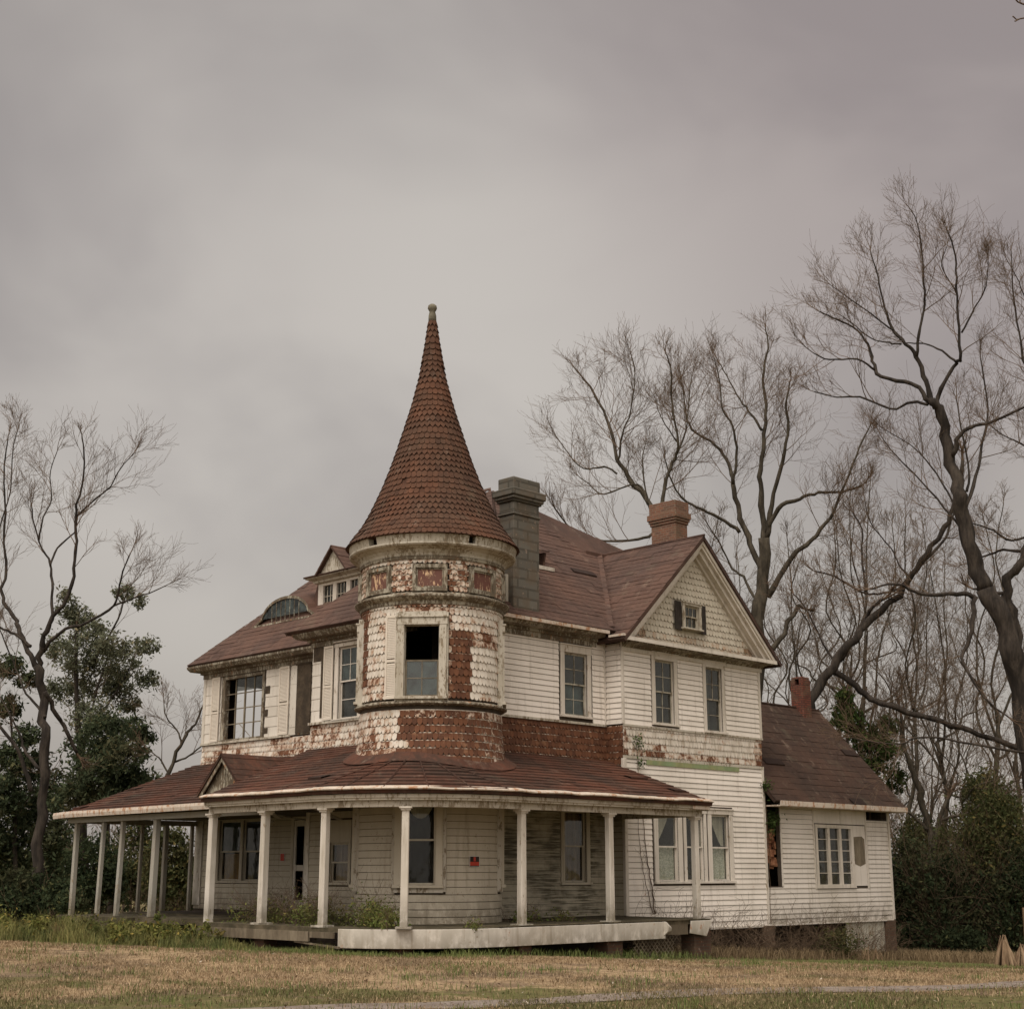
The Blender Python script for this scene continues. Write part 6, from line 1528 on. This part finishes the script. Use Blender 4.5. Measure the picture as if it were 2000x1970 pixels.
# vines
def vine(label, stems, fr, hairs=0, leaf=None):
    e = empty('vine', (0, 0, 0), 0, label, 'vine'); e.location = (TX, TY, 0); e.rotation_euler = (0, 0, R(45)); mb = MB()
    for st, r in stems:
        P = []
        for (p, q) in zip(st[:-1], st[1:]):
            for k in range(5): t = k / 5; P.append(Vector(fr(p[0] + (q[0] - p[0]) * t + random.gauss(0, .012), .05 + random.gauss(0, .008), p[1] + (q[1] - p[1]) * t)))
        P.append(Vector(fr(st[-1][0], .05, st[-1][1]))); mb.tube(P, [r * (1 - .5 * i / len(P)) for i in range(len(P))], 5)
        for k in range(hairs):
            i = random.randrange(len(P) - 1); o = P[i]; a = U_(-1.4, 1.4); L_ = U_(.1, .4); mb.tube([o, o + (Vector(fr(1, .05, 1)) - Vector(fr(0, .05, 1))) * math.sin(a) * L_ * .5 + Vector((0, 0, math.cos(a) * L_ * .5)), o + (Vector(fr(1, .05, 1)) - Vector(fr(0, .05, 1))) * math.sin(a + .4) * L_ + Vector((0, 0, math.cos(a) * L_))], [.0035, .003, .002], 3, cap=False)
    mb.build('stem', M['bramble'], e)
    if leaf: leaves('foliage', leaf, .045, M['ivy'], e)
    return e
vine('bare dark vine stems climbing the white wall right of the inner porch corner', [([(6.98, .8), (6.85, 1.6), (6.72, 2.3), (6.58, 3.25)], .016), ([(6.9, .8), (6.6, 1.7), (6.48, 2.4), (6.42, 3.25)], .010), ([(7.02, .82), (6.98, 1.3), (6.8, 1.7)], .007), ([(6.5, 3.2), (6.45, 4.6), (6.4, 5.0)], .006)], GW, 9, [(GW(6.4, .08, 4.95), (.12, .05, .18), 90), (GW(6.55, .08, 4.55), (.10, .05, .12), 50)])
TWf = CYL(1.65)
vine('thin creepers branching over the lower left of the round turret wall', [([(-62, .78), (-52, 1.1), (-40, 1.35), (-34, 1.7)], .006), ([(-45, .78), (-36, 1.0), (-20, 1.15)], .006), ([(-55, .8), (-58, 1.3), (-50, 1.8)], .005)], lambda a, n, z: TWf(a, n, z), 0)
vine('small green creeper at the corner between the gable wall and the side wing', [([(11.98, .45), (12.02, 2.2), (11.99, 3.6), (11.9, 4.3)], .008)], GW, 3, [(GW(11.93, .1, 4.15), (.12, .08, .14), 150), (GW(12.3, .06, 3.35), (.22, .12, .22), 260), (GW(12.1, .06, 3.0), (.10, .1, .3), 120)])
# splintered stumps
def stump(label, cx_, Y, h, r, n, pole=None):
    e = empty('broken_stump', (0, 0, 0), 0, label, 'tree stump', 'broken stumps at the right edge'); p = at(cx_, 1860, Y); g = gnd(p.x, p.y); mb = MB()
    for k in range(n):
        a = 6.28 * k / n + U_(-.3, .3); b = Vector((p.x + math.cos(a) * r, p.y + math.sin(a) * r * .7, g - .05)); t = Vector((p.x + U_(-.05, .05) + math.cos(a) * .05, p.y + U_(-.05, .05), g + h * U_(.6, 1.))); w_ = U_(.03, .06)
        mb.tube([b, b.lerp(t, .5) + Vector((0, 0, .05)), t], [w_, w_ * .9, w_ * .35], 5)
    mb.tube([Vector((p.x, p.y, g - .05)), Vector((p.x, p.y, g + h * .8))], [r * .45, r * .22], 7)
    if pole: mb.tube([Vector((p.x + .1, p.y, g)), Vector((p.x + .12, p.y, g + pole))], [.05, .04], 6)
    mb.build('splintered_wood', M['splinter'], e, smooth=False)
stump('pale splintered stump shaped like a tent near the right edge', 1962, 39.5, .80, .27, 12); stump('broken stump with a thin upright pole at the right edge', 1998, 39.8, .6, .27, 10, 1.5)
# litter in front
def litter(label, x, y, Y, w_, col, cat='litter'):
    p = at(x, y, Y); g = gnd(p.x, p.y); mb = MB()
    for k in range(5):
        a = U_(0, 3); q = Vector((p.x + U_(-w_, w_) * .4, p.y + U_(-.1, .1), g + .02)); d = Vector((math.cos(a) * w_ * .5, math.sin(a) * w_ * .5, U_(.0, w_ * .6)))
        mb.prism([q, q + d, q + d + Vector((.03, .02, w_ * .4)), q + Vector((0, .03, w_ * .5))], (.01, .01, 0))
    tag(mb.build('crumpled_litter', col), label, cat)
t = NT('white_litter'); M['litter'] = t.done(t.bsdf((.6, .58, .54, 1), .6))
litter('scrap of white litter in the weeds below the left porch', 306, 1845, 32.2, .12, M['litter']); mb = MB(); p = at(1700, 1850, 40.8); g = gnd(p.x, p.y)
for k in range(9):
    q = Vector((p.x + U_(-.3, .3), p.y + U_(-.1, .1), g + U_(0, .05))); mb.tube([q, q + Vector((U_(-.12, .12), U_(-.05, .05), U_(.1, .38)))], [.022, .012], 4)
tag(mb.build('broken_sticks', M['splinter']), 'small pile of pale broken sticks lying under the far end of the side wing', 'sticks')
# ================================================================== CAMERA, LIGHT, SKY
cam = bpy.data.cameras.new('camera'); co = bpy.data.objects.new('camera', cam); COL.objects.link(co)
co.location = (0, 0, CAMH); co.rotation_euler = (math.pi / 2 + PITCH, 0, 0); cam.sensor_fit = 'HORIZONTAL'; cam.sensor_width = 36; cam.lens = FPX / 2000 * 36; cam.clip_end = 4000; cam.clip_start = .1
SC.camera = co
SUN_EL, SUN_AZ = 56, 200                       # compass style: 180 = behind the camera
sl = bpy.data.lights.new('sun', 'SUN'); sl.energy = 1.5; sl.angle = R(32); sl.color = (1, .95, .88)
so = bpy.data.objects.new('sun', sl); COL.objects.link(so)
a = R(SUN_AZ); sd = Vector((math.sin(a) * math.cos(R(SUN_EL)), math.cos(a) * math.cos(R(SUN_EL)), math.sin(R(SUN_EL))))
so.rotation_euler = sd.to_track_quat('Z', 'Y').to_euler(); so.location = (0, -20, 40)
w = bpy.data.worlds.new('World'); SC.world = w; w.use_nodes = True; nt = w.node_tree; nt.nodes.clear()
def N(t, **k):
    x = nt.nodes.new(t)
    for a_, b_ in k.items(): setattr(x, a_, b_)
    return x
out = N('ShaderNodeOutputWorld'); bg = N('ShaderNodeBackground'); bg.inputs[1].default_value = .1; nt.links.new(bg.outputs[0], out.inputs[0])
sky = N('ShaderNodeTexSky', sky_type='NISHITA'); sky.sun_disc = False; sky.sun_elevation = R(SUN_EL); sky.sun_rotation = R(SUN_AZ); sky.air_density = 1.5; sky.dust_density = 4
tc = N('ShaderNodeTexCoord')
mp = N('ShaderNodeMapping'); nt.links.new(tc.outputs['Generated'], mp.inputs[0]); mp.inputs['Scale'].default_value = (1.1, 1.1, 1.7); mp.inputs['Rotation'].default_value = (0, R(24), 0); mp.inputs['Location'].default_value = (.3, .2, .15)
n1 = N('ShaderNodeTexNoise'); n1.inputs['Scale'].default_value = 2.6; n1.inputs['Detail'].default_value = 4.5; n1.inputs['Roughness'].default_value = .5; n1.inputs['Distortion'].default_value = .35; nt.links.new(mp.outputs[0], n1.inputs[0])
mr = N('ShaderNodeMapRange', interpolation_type='SMOOTHSTEP'); mr.inputs[1].default_value = .33; mr.inputs[2].default_value = .66; nt.links.new(n1.outputs[0], mr.inputs[0])
mx = N('ShaderNodeMix', data_type='RGBA'); nt.links.new(mr.outputs[0], mx.inputs[0]); mx.inputs[6].default_value = lin(136, 130, 126); mx.inputs[7].default_value = lin(155, 149, 143)
# a thin spot in the cloud deck left of the spire, thicker mauve cloud high up on the right
def spot(px, lo, hi, val, base):
    d = (at(px[0], px[1], 100) - Vector((0, 0, CAMH))).normalized(); q = N('ShaderNodeVectorMath', operation='DOT_PRODUCT'); nt.links.new(tc.outputs['Generated'], q.inputs[0]); q.inputs[1].default_value = tuple(d)
    r = N('ShaderNodeMapRange', interpolation_type='SMOOTHSTEP'); nt.links.new(q.outputs['Value'], r.inputs[0]); r.inputs[1].default_value = lo; r.inputs[2].default_value = hi
    m = N('ShaderNodeMix', data_type='RGBA', blend_type='MULTIPLY'); nt.links.new(r.outputs[0], m.inputs[0]); nt.links.new(base, m.inputs[6]); m.inputs[7].default_value = val; return m.outputs[2]
cs_ = spot((640, 640), .945, 1.0, (1.24, 1.25, 1.25, 1), mx.outputs[2]); cs_ = spot((2050, -60), .91, 1.0, (.91, .86, .885, 1), cs_); cs_ = spot((-80, -120), .93, 1.0, (.89, .88, .89, 1), cs_)
# unseen sky behind the camera, brightness added there to lift the white walls
dp = N('ShaderNodeVectorMath', operation='DOT_PRODUCT'); nt.links.new(tc.outputs['Generated'], dp.inputs[0]); dp.inputs[1].default_value = tuple(sd)
br = N('ShaderNodeMapRange', interpolation_type='SMOOTHSTEP'); nt.links.new(dp.outputs['Value'], br.inputs[0]); br.inputs[1].default_value = .15; br.inputs[2].default_value = 1.; br.inputs[3].default_value = 1.; br.inputs[4].default_value = 4.0
sc_n = N('ShaderNodeVectorMath', operation='SCALE'); nt.links.new(cs_, sc_n.inputs[0]); nt.links.new(br.outputs[0], sc_n.inputs['Scale'])
s10 = N('ShaderNodeVectorMath', operation='SCALE'); nt.links.new(sc_n.outputs[0], s10.inputs[0]); s10.inputs['Scale'].default_value = 10.
m2 = N('ShaderNodeMix', data_type='RGBA'); m2.inputs[0].default_value = .94; nt.links.new(sky.outputs[0], m2.inputs[6]); nt.links.new(s10.outputs[0], m2.inputs[7]); nt.links.new(m2.outputs[2], bg.inputs[0])
vs = SC.view_settings; vs.view_transform = 'Standard'; vs.look = 'None'; vs.exposure = .5; vs.gamma = 1; vs.use_curve_mapping = False
SC.render.engine = 'CYCLES'; SC.cycles.max_bounces = 8; SC.cycles.diffuse_bounces = 3; SC.cycles.transparent_max_bounces = 12
SC.render.filter_size = 1.5
